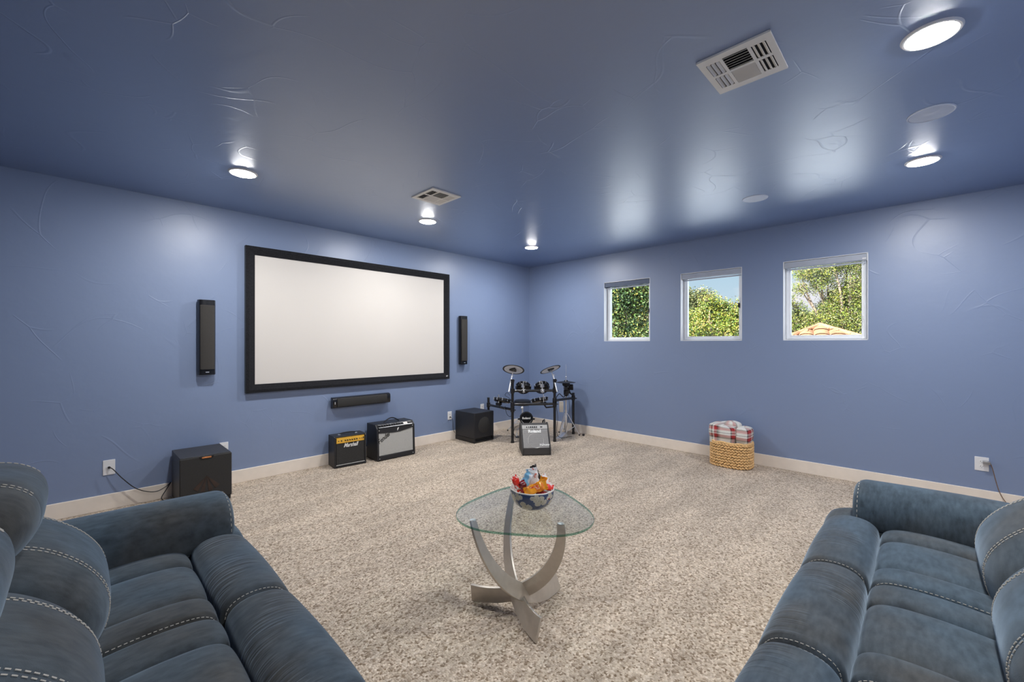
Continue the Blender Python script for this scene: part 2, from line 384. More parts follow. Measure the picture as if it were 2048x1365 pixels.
# ------------------------------------------------------------------ room shell
def struct(b, name, mat, label, parent=None, **k):
    o = b.obj(name, mat, parent, **k)
    if parent is None: tag(o, label, name.split('_')[0], kind='structure')
    return o
X0, Y0 = -2.0, -1.15
T = .16
struct(B().box((X0-T, Y0-T, -.1), (RX+T, RY+T, 0)), 'floor', 'carpet', 'beige speckled carpet across the whole room', smooth=False)
struct(B().box((X0-T, Y0-T, RH), (RX+T, RY+T, RH+.15)), 'ceiling', 'ceil', 'dark blue satin ceiling with trowel marks', smooth=False)
struct(B().box((X0, RY, 0), (RX, RY+T, RH)), 'wall_left', 'wall', 'blue wall that carries the projection screen', smooth=False)
struct(B().box((X0-T, Y0-T, 0), (X0, RY+T, RH)), 'wall_back', 'wall', 'blue wall behind the left sofa', smooth=False)
struct(B().box((X0, Y0-T, 0), (RX+T, Y0, RH)), 'wall_side', 'wall', 'blue wall behind the right sofa', smooth=False)
WIN = [(2.701, 3.433), (1.541, 2.277), (.391, 1.122)]; WZ0, WZ1 = 1.442, 2.322
b = B()
b.box((RX, Y0, 0), (RX+T, RY+T, WZ0)).box((RX, Y0, WZ1), (RX+T, RY+T, RH))
ys = [Y0, WIN[2][0], WIN[2][1], WIN[1][0], WIN[1][1], WIN[0][0], WIN[0][1], RY+T]
for i in range(0, 8, 2): b.box((RX, ys[i], WZ0), (RX+T, ys[i+1], WZ1))
struct(b, 'wall_right', 'wall', 'blue wall with three square windows', smooth=False)
BH, BT = .131, .016
for nm, lo, hi, lb in (('baseboard_left', (X0, RY-BT, 0), (RX, RY, BH), 'cream baseboard under the projection screen'),
                       ('baseboard_right', (RX-BT, Y0, 0), (RX, RY-BT, BH), 'cream baseboard under the windows'),
                       ('baseboard_back', (X0, Y0, 0), (X0+BT, RY-BT, BH), 'cream baseboard behind the left sofa'),
                       ('baseboard_side', (X0+BT, Y0, 0), (RX-BT, Y0+BT, BH), 'cream baseboard behind the right sofa')):
    struct(B().box(lo, hi), nm, 'trim', lb, bevel=.004, smooth=False)

# windows
wl_names = ['window nearest the corner, filled with dense green foliage', 'middle window showing sky above treetops', 'right window showing an oak and a terracotta roof peak']
for i, (ya, yb) in enumerate(WIN):
    w = thing('window_%d' % (i+1), wl_names[i], 'window', (RX, (ya+yb)/2, WZ0), kind='structure')
    hw, hh = (yb-ya)/2, WZ1-WZ0
    j = B(); jt = .006                                          # white returns of the recess
    j.box((.001, hw-jt, 0), (T-.002, hw, hh)).box((.001, -hw, 0), (T-.002, -hw+jt, hh)).box((.001, -hw, 0), (T-.002, hw, jt)).box((.001, -hw, hh-jt), (T-.002, hw, hh))
    j.obj('window_return', 'vinyl', w, smooth=False)
    x0, x1 = .085, .135; fw = .052
    h0, h1 = -hw+jt, hw-jt
    f = B()
    f.box((x0, h0, jt), (x1, h0+fw, hh-jt)).box((x0, h1-fw, jt), (x1, h1, hh-jt)).box((x0, h0+fw, jt), (x1, h1-fw, jt+fw)).box((x0, h0+fw, hh-jt-fw), (x1, h1-fw, hh-jt))
    f.box((x0-.012, h0+.012, jt+.012), (x0, h0+.030, hh-.02)).box((x0-.012, h1-.030, jt+.012), (x0, h1-.012, hh-.02)).box((x0-.012, h0+.030, jt+.012), (x0, h1-.030, jt+.030))
    f.obj('window_frame', 'vinyl', w, bevel=.003, smooth=False)
    B().box((x0+.02, h0+fw-.004, jt+fw-.004), (x0+.026, h1-fw+.004, hh-jt-fw+.004)).obj('window_pane', 'pane', w, smooth=False)
    if i < 2:
        tag(B().box((x0-.018, h0+fw-.012, .40), (x0-.0005, h0+fw+.006, .46)).obj('window_latch', 'black', w, bevel=.003), 'small black latch')
    # rolled-up roller shade in the recess
    lbs = ['slate grey roller shade rolled up in the window nearest the corner', 'pale grey roller shade rolled up in the middle window', 'pale grey roller shade with bead chain in the right window']
    mt = ['shade_dark', 'shade', 'shade'][i]
    sh = thing('roller_shade', lbs[i], 'shade', (RX, (ya+yb)/2, WZ1-.075), group='roller shades rolled up in the windows')
    B().box((.006, h0+.004, .004), (.030, h1-.004, .066)).obj('cassette', mt, sh, bevel=.006)
    B().cyl((.055, h0+.012, .022), (.055, h1-.012, .022), .022, n=24).obj('fabric_roll', mt, sh)
    B().box((.046, h0+.016, -.024), (.056, h1-.016, -.006)).obj('bottom_bar', 'shade', sh, bevel=.003)
    for ye in (h0+.0005, h1-.004): B().box((.004, ye, -.004), (.075, ye+.0035, .068)).obj('bracket', 'white' if i else 'shade_dark', sh, smooth=False)
    if i == 2:
        c = B(); n_ = 44
        for k in range(n_):
            c.ball((.016, h0+.034, -.004-k*.0125), .0028, u=6, v=4); c.ball((.030, h0+.034, -.004-k*.0125), .0028, u=6, v=4)
        c.obj('bead_chain', 'white', sh); B().cyl((.023, h0+.034, -.60), (.023, h0+.034, -.555), .010, n=12).obj('chain_weight', 'white', sh, bevel=.003)
        B().cyl((.023, h0+.010, .02), (.023, h0+.040, .02), .018, n=20).obj('clutch', 'white', sh)

# ------------------------------------------------------------------ ceiling fittings
def downlight(loc, label):
    t = thing('recessed_light', label, 'ceiling light', loc, group='recessed downlights in the blue ceiling')
    B().lathe([(.080, -.004), (.086, -.009), (.094, -.008), (.100, -.001), (.100, 0)], 48).obj('trim_ring', 'white', t)
    B().lathe([(.080, -.004), (.077, -.0095), (.068, -.0125), (.045, -.015), (.02, -.016), (.0005, -.0165)], 48).obj('diffuser', 'lamp', t)
    return t
L0 = downlight((.886, 3.80, RH), 'leftmost recessed light, above left of the screen')
dup(L0, (2.64, 3.86, RH), 'recessed light just behind the small ceiling vent')
dup(L0, (4.357, 3.875, RH), 'recessed light nearest the room corner, above the drum kit')
dup(L0, (4.292, 0, RH), 'recessed light beyond the large ceiling speaker, above the window wall')
dup(L0, (2.562, -.026, RH), 'largest recessed light, at the top right of the photo')
for p, lb in (((.886, -.026, RH), 'recessed light above the camera'), ):
    dup(L0, p, lb)

def ceil_speaker(loc, label):
    t = thing('ceiling_speaker', label, 'speaker', loc, group='round in-ceiling speakers')
    B().lathe([(.094, -.0035), (.100, -.006), (.104, -.003), (.104, 0)], 48).obj('rim', 'spkgrille', t)
    B().lathe([(.0941, -.0035), (.06, -.0045), (.0005, -.005)], 48).obj('grille', 'spkgrille', t)
    return t
c0 = ceil_speaker((3.44, -.034, RH), 'large round in-ceiling speaker between the two right-hand recessed lights')
dup(c0, (4.322, 1.102, RH), 'small round in-ceiling speaker above the middle and right windows')
dup(c0, (.05, -.034, RH), 'round in-ceiling speaker behind the camera')

def vent(loc, label, rz=0):
    t = thing('ceiling_vent', label, 'vent', loc, rz, group='white four-way ceiling vents')
    hx, hy = .166, .154
    # openings: centre column split in two, side columns split in two
    opens = [(-.125, -.008, -.052, .052, 'c'), (.006, .125, -.052, .052, 'c'),
             (-.118, -.010, .066, .126, 's'), (.010, .118, .066, .126, 's'), (-.118, -.010, -.126, -.066, 's'), (.010, .118, -.126, -.066, 's')]
    xs = sorted({-hx, hx, *[o[0] for o in opens], *[o[1] for o in opens]}); ysv = sorted({-hy, hy, *[o[2] for o in opens], *[o[3] for o in opens]})
    f = B()
    for a, b_ in zip(xs, xs[1:]):
        for c, d in zip(ysv, ysv[1:]):
            mx_, my_ = (a+b_)/2, (c+d)/2
            if any(o[0] < mx_ < o[1] and o[2] < my_ < o[3] for o in opens): continue
            f.box((a, c, -.010), (b_, d, -.006))
    f.box((-hx, -hy, -.006), (-hx+.004, hy, -.0005)).box((hx-.004, -hy, -.006), (hx, hy, -.0005)).box((-hx, -hy, -.006), (hx, -hy+.004, -.0005)).box((-hx, hy-.004, -.006), (hx, hy, -.0005))
    bmesh.ops.remove_doubles(f.bm, verts=f.bm.verts, dist=1e-5)
    f.obj('face_plate', 'ventwhite', t, smooth=False)
    B().box((-hx+.01, -hy+.01, -.0022), (hx-.01, hy-.01, -.0006)).obj('duct_opening', 'ventdark', t, smooth=False)
    for o in opens:
        if o[4] == 'c':
            n_ = 6; flip = 1 if o[0] < 0 else -1
            for k in range(n_):
                xc = o[0] + (k+.5)*(o[1]-o[0])/n_
                m = Matrix.Translation((xc, 0, -.0085)) @ Matrix.Rotation(radians(-38*flip), 4, 'Y')
                B().box((-.0072, o[2]+.001, -.0007), (.0072, o[3]-.001, .0007), m).obj('louvre', 'ventwhite', t, smooth=False)
        else:
            n_ = 3; flip = 1 if o[2] > 0 else -1
            for k in range(n_):
                yc = o[2] + (k+.5)*(o[3]-o[2])/n_
                m = Matrix.Translation((0, yc, -.0085)) @ Matrix.Rotation(radians(-35*flip), 4, 'X')
                B().box((o[0]+.001, -.0075, -.0007), (o[1]-.001, .0075, .0007), m).obj('louvre', 'ventwhite', t, smooth=False)
    return t
v0 = vent((2.207, .617, RH), 'large white ceiling vent at the top right of the photo')
dup(v0, (2.249, 3.153, RH), 'small white ceiling vent above the projection screen', pi/2)

# ------------------------------------------------------------------ projection screen and wall speakers
t = thing('projection_screen', 'wide white projection screen in a black velvet frame on the blue wall', 'projection screen', (2.448, RY, .90))
hw, H, fw = 1.281, 1.506, .086
prof = [(0, 0), (0, .048), (.030, .052), (.074, .034), (fw, .030), (fw, .012), (fw, 0)]      # outward inset a, depth from wall
rings = []
for a, d in prof: rings.append([(-hw+a, -d, a), (hw-a, -d, a), (hw-a, -d, H-a), (-hw+a, -d, H-a)])
vsx = [p for r in rings for p in r]; n_ = len(prof)
B_ = B(); B_.verts(vsx, [(i*4+k, i*4+(k+1) % 4, ((i+1) % n_)*4+(k+1) % 4, ((i+1) % n_)*4+k) for i in range(n_) for k in range(4)])
B_.obj('frame', 'velvet', t, smooth=False)
B().box((-hw+fw-.01, -.024, fw-.01), (hw-fw+.01, -.014, H-fw+.01)).obj('screen_surface', 'screen', t, smooth=False)
text('badge_lettering', 'XF', .030, face_mat((hw-.050, -.0508, .040), (1, 0, 0), (0, 0, 1)), 'lettering', t, shear=.3)

def wall_speaker(loc, label, rotz=0, w=.142, h=.715, horizontal=False):
    t = thing('wall_speaker', label, 'speaker', loc, rotz, group='slim black speakers around the screen')
    R_ = Matrix.Rotation(radians(90), 4, 'Y') if horizontal else Matrix.Identity(4)
    def m(x, y, z): return R_ @ Vector((x, y, z))
    hw_, hh_ = w/2, h/2
    def rrect(hx, d0, d1, z0, z1, name, mat, bev):
        bb = B(); poly = [(-hx, -d0), (-hx, -d1*.55), (-hx*.84, -d1*.93), (-hx*.55, -d1), (hx*.55, -d1), (hx*.84, -d1*.93), (hx, -d1*.55), (hx, -d0)]
        bb.prism(poly, lambda a, c, z: m(a, c, z), z0, z1); return bb.obj(name, mat, t, bevel=bev, angle=25)
    rrect(hw_, .018, .078, -hh_, hh_, 'cabinet', 'blackgloss', .003)
    rrect(hw_*.93, .03, .088, -hh_+.052, hh_-.05, 'grille', 'grille' if horizontal else 'brgrille', .003)
    bb = B(); bb.box((-hw_*.6, -.018, -hh_*.5), (hw_*.6, -.0005, hh_*.5), R_); bb.obj('wall_bracket', 'black', t)
    bb = B(); bb.box((-.014, -.0805, -hh_+.022), (.014, -.0775, -hh_+.030), R_); tag(bb.obj('badge', 'steel', t), 'small silver badge')
    return t
wall_speaker((.843, RY, 1.466), 'upright black wall speaker left of the screen')
wall_speaker((3.985, RY, 1.458), 'upright black wall speaker right of the screen', w=.135, h=.72)
wall_speaker((2.40, RY, .714), 'horizontal black centre speaker under the screen', w=.128, h=.735, horizontal=True)

# ------------------------------------------------------------------ outlets and cords
def outlet(loc, rz, label, hw_=.036, hh_=.06, sockets=2, cat='outlet'):
    t = thing('wall_outlet', label, cat, loc, rz, group='white wall outlets')
    B().box((-hw_, -.006, -hh_), (hw_, -.0003, hh_)).obj('cover_plate', 'white', t, bevel=.002)
    for k in range(sockets):
        zc = (.021 if k == 0 else -.021) if sockets == 2 else 0
        f = B().cyl((0, -.0085, zc), (0, -.006, zc), .0165, n=24).obj('socket', 'white', t)
        B().box((-.0075, -.0089, zc-.004), (-.0055, -.0084, zc+.006)).box((.0055, -.0089, zc-.004), (.0075, -.0089+.0005, zc+.006)).cyl((0, -.0089, zc-.009), (0, -.0084, zc-.009), .0022, n=8).obj('socket_slots', 'black', f, smooth=False)
    return t
outlet((.169, RY, .355), 0, 'white wall plate left of the left subwoofer, with a black cord plugged in', .038, .063, 1)
outlet((.990, RY, .37), 0, 'white wall outlet half hidden behind the left subwoofer')
outlet((3.765, RY, .356), 0, 'white wall outlet beside the right subwoofer')
outlet((4.40, RY, .40), 0, 'white wall outlet behind the drum rack')
outlet((RX, -.368, .355), -pi/2, 'white wall outlet low on the window wall above the right sofa arm', .042, .06)
# plug and cord of the right outlet
t = thing('power_adapter', 'grey power adapter plugged in above the right sofa arm with a thin cord', 'power adapter', (RX, -.385, .375))
B().box((-.052, -.032, -.012), (-.0095, .012, .014)).obj('plug_body', 'dull', t, bevel=.004)
c = catmull([(-.03, -.032, -.002), (-.022, -.045, -.05), (-.015, -.062, -.14), (-.026, -.085, -.24), (-.035, -.125, -.32), (-.04, -.20, -.366), (-.05, -.40, -.371)], 8, False)
B().tube([tuple(p) for p in c], .0028, 6).obj('cord', 'browncord', t)
t = thing('power_cord', 'black cord from the left wall plate drooping behind the left subwoofer', 'cord', (.169, RY, .355))  # power lead plugged straight into the wall plate
B().cyl((0, -.028, 0), (0, -.0092, 0), .008, .010, n=12).obj('plug', 'wire', t, bevel=.002)
c = catmull([(0, -.026, 0), (.022, -.045, -.012), (.08, -.055, -.10), (.16, -.06, -.20), (.24, -.07, -.25), (.31, -.075, -.262), (.38, -.05, -.235), (.405, -.04, -.215), (.37, -.06, -.27), (.335, -.09, -.325), (.36, -.12, -.350), (.42, -.10, -.351)], 8, False)
B().tube([tuple(p) for p in c], .0038, 8).obj('cord', 'wire', t)
t = thing('power_cord', 'short black cord from the outlet to the right subwoofer', 'cord', (3.765, RY, .356))  # power lead of the right subwoofer
B().cyl((.0, -.030, -.021), (0, -.0092, -.021), .009, n=12).obj('plug', 'wire', t, bevel=.002)
c = catmull([(0, -.028, -.021), (.012, -.045, -.04), (.03, -.04, -.10), (.045, -.03, -.20), (.075, -.03, -.26)], 6, False)
B().tube([tuple(p) for p in c], .003, 8).obj('cord', 'wire', t)

# ------------------------------------------------------------------ subwoofers
def subwoofer(loc, label, w, h, d, variant):
    t = thing('subwoofer', label, 'subwoofer', loc, 0, group='black floor subwoofers')
    if variant == 0:
        B().box((-w/2+.004, .022, .008), (w/2-.004, d, h)).obj('cabinet', 'ashwood', t, bevel=.003)
        g = B(); g.box((-w/2, 0, .045), (w/2, .022, h-.004)); g.obj('grille', 'grille', t, bevel=.008, seg=3)
        m = B(); m.prism([(-.052, h-.004), (-.040, h-.024), (.040, h-.024), (.052, h-.004)], lambda a, c, z: Vector((a, z, c)), -.0025, .004); m.obj('badge_notch', 'blackgloss', t)
        B().box((-.034, -.0045, h-.0195), (.034, -.0022, h-.0065)).obj('badge', 'copper', t, bevel=.001)
        for (r0, r1, z_) in ((.125, .118, -.0006),):
            B().lathe([(r0, 0), (r1, -.0010), (.10, -.0002)], 40, Matrix.Translation((0, 0, .20)) @ Matrix.Rotation(pi/2, 4, 'X') @ Matrix.Scale(-1, 4, (0, 0, 1)) if False else face_mat((0, -.0002, .20), (1, 0, 0), (0, 0, 1))).obj('driver_ring', 'grille', t)
        f = B()
        for k in range(7):
            a = radians(60 + k*10); 
            p0 = Vector((.012*cos(a), 0, .012*sin(a))); p1 = Vector((.10*cos(a), 0, .10*sin(a)))
        for a0, a1 in ((45, 62), (70, 84), (96, 110), (118, 135)):
            poly = [(.0, .0)] + [(.135*cos(radians(a)), -.135*sin(radians(a))) for a in (a0, (a0+a1)/2, a1)]
            f.prism([(x, z) for x, z in poly], lambda a, c, z: Vector((a, z, c+.255)), -.0016, -.0002)
        tag(f.obj('driver_cone', 'cone', t, smooth=False), 'copper cone glinting through the black grille')
        B().box((-w/2+.03, .004, .010), (w/2-.03, .021, .043)).obj('port_slot', 'ventdark', t)
    else:
        B().box((-w/2, 0, .062), (w/2, d, h)).obj('cabinet', 'tolex', t, bevel=.008, seg=3)
        B().box((-w/2+.02, .030, .020), (w/2-.02, d-.02, .062)).obj('port_slot', 'ventdark', t)
        B().box((-w/2, 0, .006), (w/2, d, .022)).box((-w/2, .0, .022), (-w/2+.02, d, .062)).box((w/2-.02, 0, .022), (w/2, d, .062)).obj('base_plate', 'black', t, bevel=.002)
        g = B(); g.lathe([(.115, 0), (.110, .002), (.02, .001), (.0005, .004)], 32, face_mat((0, -.0004, .24), (1, 0, 0), (0, 0, 1))); g.obj('driver_cone', 'grille', t)
    for sx in (-1, 1):
        for sy in (.05, d-.05): B().cyl((sx*(w/2-.05), sy, 0), (sx*(w/2-.05), sy, .010), .016, n=14).obj('foot', 'black', t)
    return t
subwoofer((.767, 4.462, 0), 'black subwoofer with copper badge, behind the left sofa arm', .374, .43, .46, 0)
subwoofer((4.043, 4.50, 0), 'plain black subwoofer standing left of the drum kit', .372, .425, .43, 1)

# ------------------------------------------------------------------ guitar amplifiers (front faces local -y)
# small one with gold panel
t = thing('guitar_amplifier', 'small black guitar amplifier with gold control panel, beside the silver-fronted one', 'amplifier', (2.166, 4.698, 0), radians(-4.5), group='guitar amplifiers along the screen wall')
w, h, d = .364, .355, .205
b = B(); fr = .020
b.box((-w/2, .018, .008), (w/2, d, h)).box((-w/2, 0, .008), (-w/2+fr, .018, h)).box((w/2-fr, 0, .008), (w/2, .018, h)).box((-w/2+fr, 0, .008), (w/2-fr, .018, .030)).box((-w/2+fr, 0, h-fr*.5), (w/2-fr, .018, h))
b.obj('cabinet', 'tolex', t, bevel=.003)
B().box((-w/2+fr+.003, .006, .032), (w/2-fr-.003, .0185, h-.082)).obj('grille', 'grille', t, bevel=.002)
p_ = B().box((-w/2+fr+.004, .004, h-.078), (w/2-fr-.004, .0185, h-.012)).obj('control_panel', 'gold', t, bevel=.002)
for k, x in enumerate((-.135, -.105, -.062, -.036, -.010, .016, .042, .068, .105, .128)):
    r = .0075 if k not in (0, 8, 9) else .0055
    kb = B().cyl((x, -.012 if r > .006 else -.002, h-.050), (x, .004, h-.050), r*.85, r, n=14).obj('knob', 'black', p_, bevel=.001)
B().box((.142, -.001, h-.056), (.152, .004, h-.036)).obj('power_switch', 'black', p_)
text('brand_lettering', 'Marshall', .064, face_mat((.0, .0035, h-.108), (1, 0, 0), (0, 0, 1)), 'lettering', t, shear=.42, bold=.0014, xs=.74)
bb = B()
for sx in (-1, 1):
    for zz in (.014, h-.006): bb.ball((sx*(w/2-.009), .008, zz), .013, (1, 1, .8))
bb.obj('corner_cap', 'blackgloss', t)
B().tube([(-w/2+fr, .001, .034), (w/2-fr, .001, .034)], .0022, 6).obj('front_piping', 'lettering', t)
bb = B().tube([tuple(p) for p in catmull([(-.085, .10, h), (-.08, .10, h+.014), (-.03, .10, h+.020), (.03, .10, h+.020), (.08, .10, h+.014), (.085, .10, h)], 6, False)], .007, 8); bb.obj('handle', 'black', t)
bb = B()
for sx in (-1, 1): bb.box((sx*.095-.014, .088, h-.001), (sx*.095+.014, .112, h+.006))
bb.obj('handle_bracket', 'steel', t, bevel=.001)
bb = B()
for sx in (-1, 1): bb.ball((sx*(w/2-.012), .0, h-.010), .0045)
bb.obj('corner_screw', 'steel', t)
for sx in (-1, 1):
    for sy in (.03, d-.03): B().cyl((sx*(w/2-.03), sy, 0), (sx*(w/2-.03), sy, .010), .012, n=12).obj('foot', 'black', t)

# large one with silver grille
t = thing('guitar_amplifier', 'large black guitar amplifier with silver grille cloth and black script logo', 'amplifier', (2.716, 4.625, 0), radians(-1.2), group='guitar amplifiers along the screen wall')
w, h, d = .512, .430, .275
lean = .018
def slab(a, c, tt): return Vector((a, tt + lean*(c/h), c))
b = B()
b.prism([(0, .008), (lean, h-.045), (lean+.050, h), (d, h), (d, .008)], lambda a, c, x: Vector((x, a, c)), -w/2, -w/2+.020)
b.prism([(0, .008), (lean, h-.045), (lean+.050, h), (d, h), (d, .008)], lambda a, c, x: Vector((x, a, c)), w/2-.020, w/2)
b.prism([(.016, .008), (.016+lean, h-.05), (.070, h-.006), (d-.004, h-.006), (d-.004, .012)], lambda a, c, x: Vector((x, a, c)), -w/2+.020, w/2-.020)
b.box((-w/2+.02, .065, h-.006), (w/2-.02, d, h))
b.prism([(0, .008), (.0018, .058), (.02, .058), (.02, .008)], lambda a, c, x: Vector((x, a, c)), -w/2+.020, w/2-.020)
b.obj('cabinet', 'tolex', t, bevel=.003)
g = B(); poly = [(-w/2+.026, .062), (w/2-.026, .062), (w/2-.026, h-.082), (.05, h-.112), (-.03, h-.113), (-w/2+.026, h-.100)]
g.prism(poly, slab, .006, .0155); g.obj('grille', 'silver', t, bevel=.002)
g = B(); poly = [(-w/2+.021, h-.099), (-.03, h-.112), (.05, h-.111), (w/2-.021, h-.081), (w/2-.021, h-.048), (-w/2+.021, h-.048)]
g.prism(poly, slab, .001, .0155); g.obj('baffle_top', 'tolex', t, bevel=.002)
Mp = face_mat((0, lean+.021, h-.026), (1, 0, 0), (0, .050, .045))
pn = B().box((-w/2+.024, -.024, -.002), (w/2-.024, .030, .003), Mp).obj('control_panel', 'blackgloss', t, bevel=.001)
B().box((-w/2+.030, -.022, .003), (w/2-.030, -.012, .0042), Mp).box((-w/2+.030, .022, .003), (w/2-.030, .026, .0042), Mp).obj('panel_trim', 'dull', pn, smooth=False)
for k in range(9):
    x = -w/2+.055+k*.033
    B().cyl(Mp @ Vector((x, .004, .003)), Mp @ Vector((x, .004, .016)), .010, .0075, n=14).obj('knob', 'black', pn)
B().box((.110, -.008, .003), (.165, .018, .0045), Mp).obj('display_window', 'panelgrey', pn)
fl = (0, -.048/.43*0, 1)
text('brand_lettering', 'Fender', .078, face_mat((-w/2+.092, .0035+lean*.72, h-.160), (cos(radians(33)), 0, sin(radians(33))), (-sin(radians(33)), lean/h, cos(radians(33)))), 'darklettering', t, shear=.35, bold=.0012, xs=.82)
text('emblem', 'f', .042, face_mat((.015, -.0015+lean*.84, h-.078), (1, 0, 0), (0, lean/h, 1)), 'lettering', t, shear=.3, bold=.003)
bb = B()
for sx, zz in ((-1, .030), (1, .030), (-1, h-.066), (1, h-.058)): bb.ball((sx*(w/2-.030), lean*zz/h+.0005, zz), .0055, (1, .6, 1))
bb.obj('baffle_screw', 'steel', t)
bb = B().tube([tuple(p) for p in catmull([(-.105, .14, h), (-.075, .14, h+.022), (-.02, .14, h+.046), (.03, .14, h+.044), (.08, .14, h+.018), (.105, .14, h)], 6, False)], .007, 8); bb.obj('handle', 'black', t)
for sx in (-1, 1):
    for sy in (.04, d-.04): B().cyl((sx*(w/2-.04), sy, 0), (sx*(w/2-.04), sy, .010), .015, n=12).obj('foot', 'black', t)

# ------------------------------------------------------------------ drum monitor (front faces local -y)
mon_c = (Vector((3.860, 3.590, 0)) + Vector((4.140, 3.350, 0)))/2
t = thing('drum_monitor', 'charcoal wedge drum monitor with white lettering in front of the drum rack', 'amplifier', mon_c, atan2(-.24, .28))
w, d = .366, .37
side = [(0, .008), (-.002, .088), (.200, .352), (.245, .372), (.30, .365), (d, .30), (d, .008)]
b = B()
for x0, x1 in ((-w/2, -w/2+.014), (w/2-.014, w/2)): b.prism([(a-.004 if i < 2 else a, c) for i, (a, c) in enumerate(side)], lambda a, c, x: Vector((x, a, c)), x0, x1)
b.prism([(.004, .010), (.004, .084), (.206, .344), (.25, .360), (.30, .355), (d-.006, .295), (d-.006, .010)], lambda a, c, x: Vector((x, a, c)), -w/2+.014, w/2-.014)
b.obj('cabinet', 'monitor', t, bevel=.003)
up = Vector((0, .202, .264)).normalized(); Mo = face_mat((0, .004, .088), (1, 0, 0), up)
B().box((-w/2+.020, .006, -.001), (w/2-.020, .262, .004), Mo).obj('grille', 'mongrille', t, bevel=.002)
g = B()
for k in range(16): g.box((-w/2+.03, .016+k*.0148, .004), (w/2-.03, .019+k*.0148, .0052), Mo)
g.lathe([(.105, .0042), (.100, .0062), (.095, .0042)], 40, Mo @ Matrix.Translation((0, .105, 0)))
g.obj('grille_ribs', 'mongrille', t, smooth=False)
pn = B().box((-w/2+.018, .266, -.001), (w/2-.018, .322, .004), Mo).obj('control_panel', 'panelgrey', t, bevel=.002)
for k, x in enumerate((-.105, -.080, -.055, -.030, -.004, .022)):
    r = .007 if k < 2 else .0095
    B().cyl(Mo @ Vector((x, .292, .004)), Mo @ Vector((x, .292, .018)), r, r*.75, n=12).obj('knob', 'black', pn)
B().box((.07, .285, .004), (.10, .300, .005), Mo).obj('power_switch', 'black', pn)
text('brand_lettering', 'Roland', .056, Mo @ Matrix.Translation((-.008, .232, .0065)), 'lettering', t, bold=.003, xs=1.05)
text('range_lettering', 'V-Drums', .034, Mo @ Matrix.Translation((.100, .045, .0065)), 'lettering', t, shear=.4, bold=.0015)
tag(B().tube([(w/2-.03, .31, .350), (w/2-.03, .335, .39), (w/2-.045, .355, .37), (w/2-.05, .36, .31)], .010, 8).obj('cable_hook', 'black', t), 'black jack cable looped at the back edge')

# ------------------------------------------------------------------ electronic drum kit (kit frame: r sideways, d away from the camera, z up)
K0 = diag(.31, 6.0, 0)
def k(r, d_, z): return diag(r, d_, z) - K0
kit = thing('drum_rack', 'black electronic drum rack with toms and cymbal pads in the room corner', 'electronic drum kit', K0)
P1, P2, P3, P4 = (.007, 5.97), (.612, 6.04), (.955, 6.56), (-.367, 6.57)
for (r, d_), z1 in ((P1, .875), (P2, .862), (P3, .635), (P4, .560)):
    p = B().cyl(k(r, d_, .0), k(r, d_, z1), .0195, n=20).obj('post', 'rail', kit)
    B().cyl(k(r, d_, 0), k(r, d_, .035), .025, .022, n=20).obj('rubber_foot', 'black', p, bevel=.003)
    B().cyl(k(r, d_, z1-.005), k(r, d_, z1+.006), .021, n=20).obj('post_cap', 'black', p, bevel=.002)
def rail(a, b_, r=.018): return B().cyl(a, b_, r, n=20).obj('rail', 'rail', kit)
rail(k(*P1, .735), k(*P2, .735)); rail(k(*P1, .543), k(*P2, .543))
rail(k(*P1, .470), k(*P4, .452)); rail(k(*P2, .590), k(*P3, .560))
def clamp(r, d_, z): return B().cyl(k(r, d_, z-.035), k(r, d_, z+.035), .029, n=20).cyl(k(r+.02, d_-.02, z), k(r+.045, d_-.045, z), .008, n=8).obj('clamp', 'black', kit, bevel=.003)
for r, d_, z in ((*P1, .735), (*P2, .735), (*P1, .543), (*P2, .543), (*P1, .470), (*P2, .590), (*P3, .560), (*P4, .452)): clamp(r, d_, z)

def pad(c, rad, thick, axis, name='tom_pad', lugs=8, shellmat='blackgloss'):
    q = Vector(axis).normalized().to_track_quat('Z', 'Y').to_matrix().to_4x4(); q.translation = c
    p = B().lathe([(.0005, -thick), (rad*.55, -thick*1.02), (rad*.86, -thick*.88), (rad*.97, -thick*.55), (rad*.97, 0)], 40, q).obj(name, shellmat, kit)
    B().lathe([(rad*.965, -.012), (rad*1.03, -.012), (rad*1.03, .006), (rad*.97, .010), (rad*.965, 0)], 40, q).obj('rim', 'black', p)
    B().lathe([(rad*.965, .002), (rad*.5, .003), (.0005, .003)], 40, q).obj('drum_head', 'spkgrille', p)
    for j in range(lugs):
        a = 2*pi*(j+.5)/lugs
        B().cyl(q @ Vector((rad*1.0*cos(a), rad*1.0*sin(a), -thick*.5)), q @ Vector((rad*1.0*cos(a), rad*1.0*sin(a), .014)), .0055, n=8).obj('tension_lug', 'steel', p)
    return p, q
def kax(r, d_, z): return _R*r + _F*d_ + Vector((0, 0, z))
for rr, dd, zz, ax in ((.165, 6.13, .775, (.06, .75, .62)), (.435, 6.15, .775, (-.08, .75, .62))):
    c = k(rr, dd, zz); p, q = pad(c, .112, .055, kax(*ax))
    cen = q @ Vector((0, 0, -.055))
    B().cyl(k(rr-.002, 6.01, .700), k(rr-.002, 6.01, .865), .0065, n=10).obj('mount_rod', 'steel', p)
    B().box((-.030, -.016, -.024), (.030, .016, .024), Matrix.Translation(k(rr, 6.055, .800))).obj('mount_bracket', 'steel', p, bevel=.005)
    B().cyl(k(rr, 6.055, .79), cen, .010, n=10).obj('mount_arm', 'steel', p)
    B().cyl(k(rr, 6.0, .712), k(rr, 6.0, .758), .028, n=18).ball(k(rr, 5.965, .735), .012).obj('mount_clamp', 'steel', p, bevel=.003)
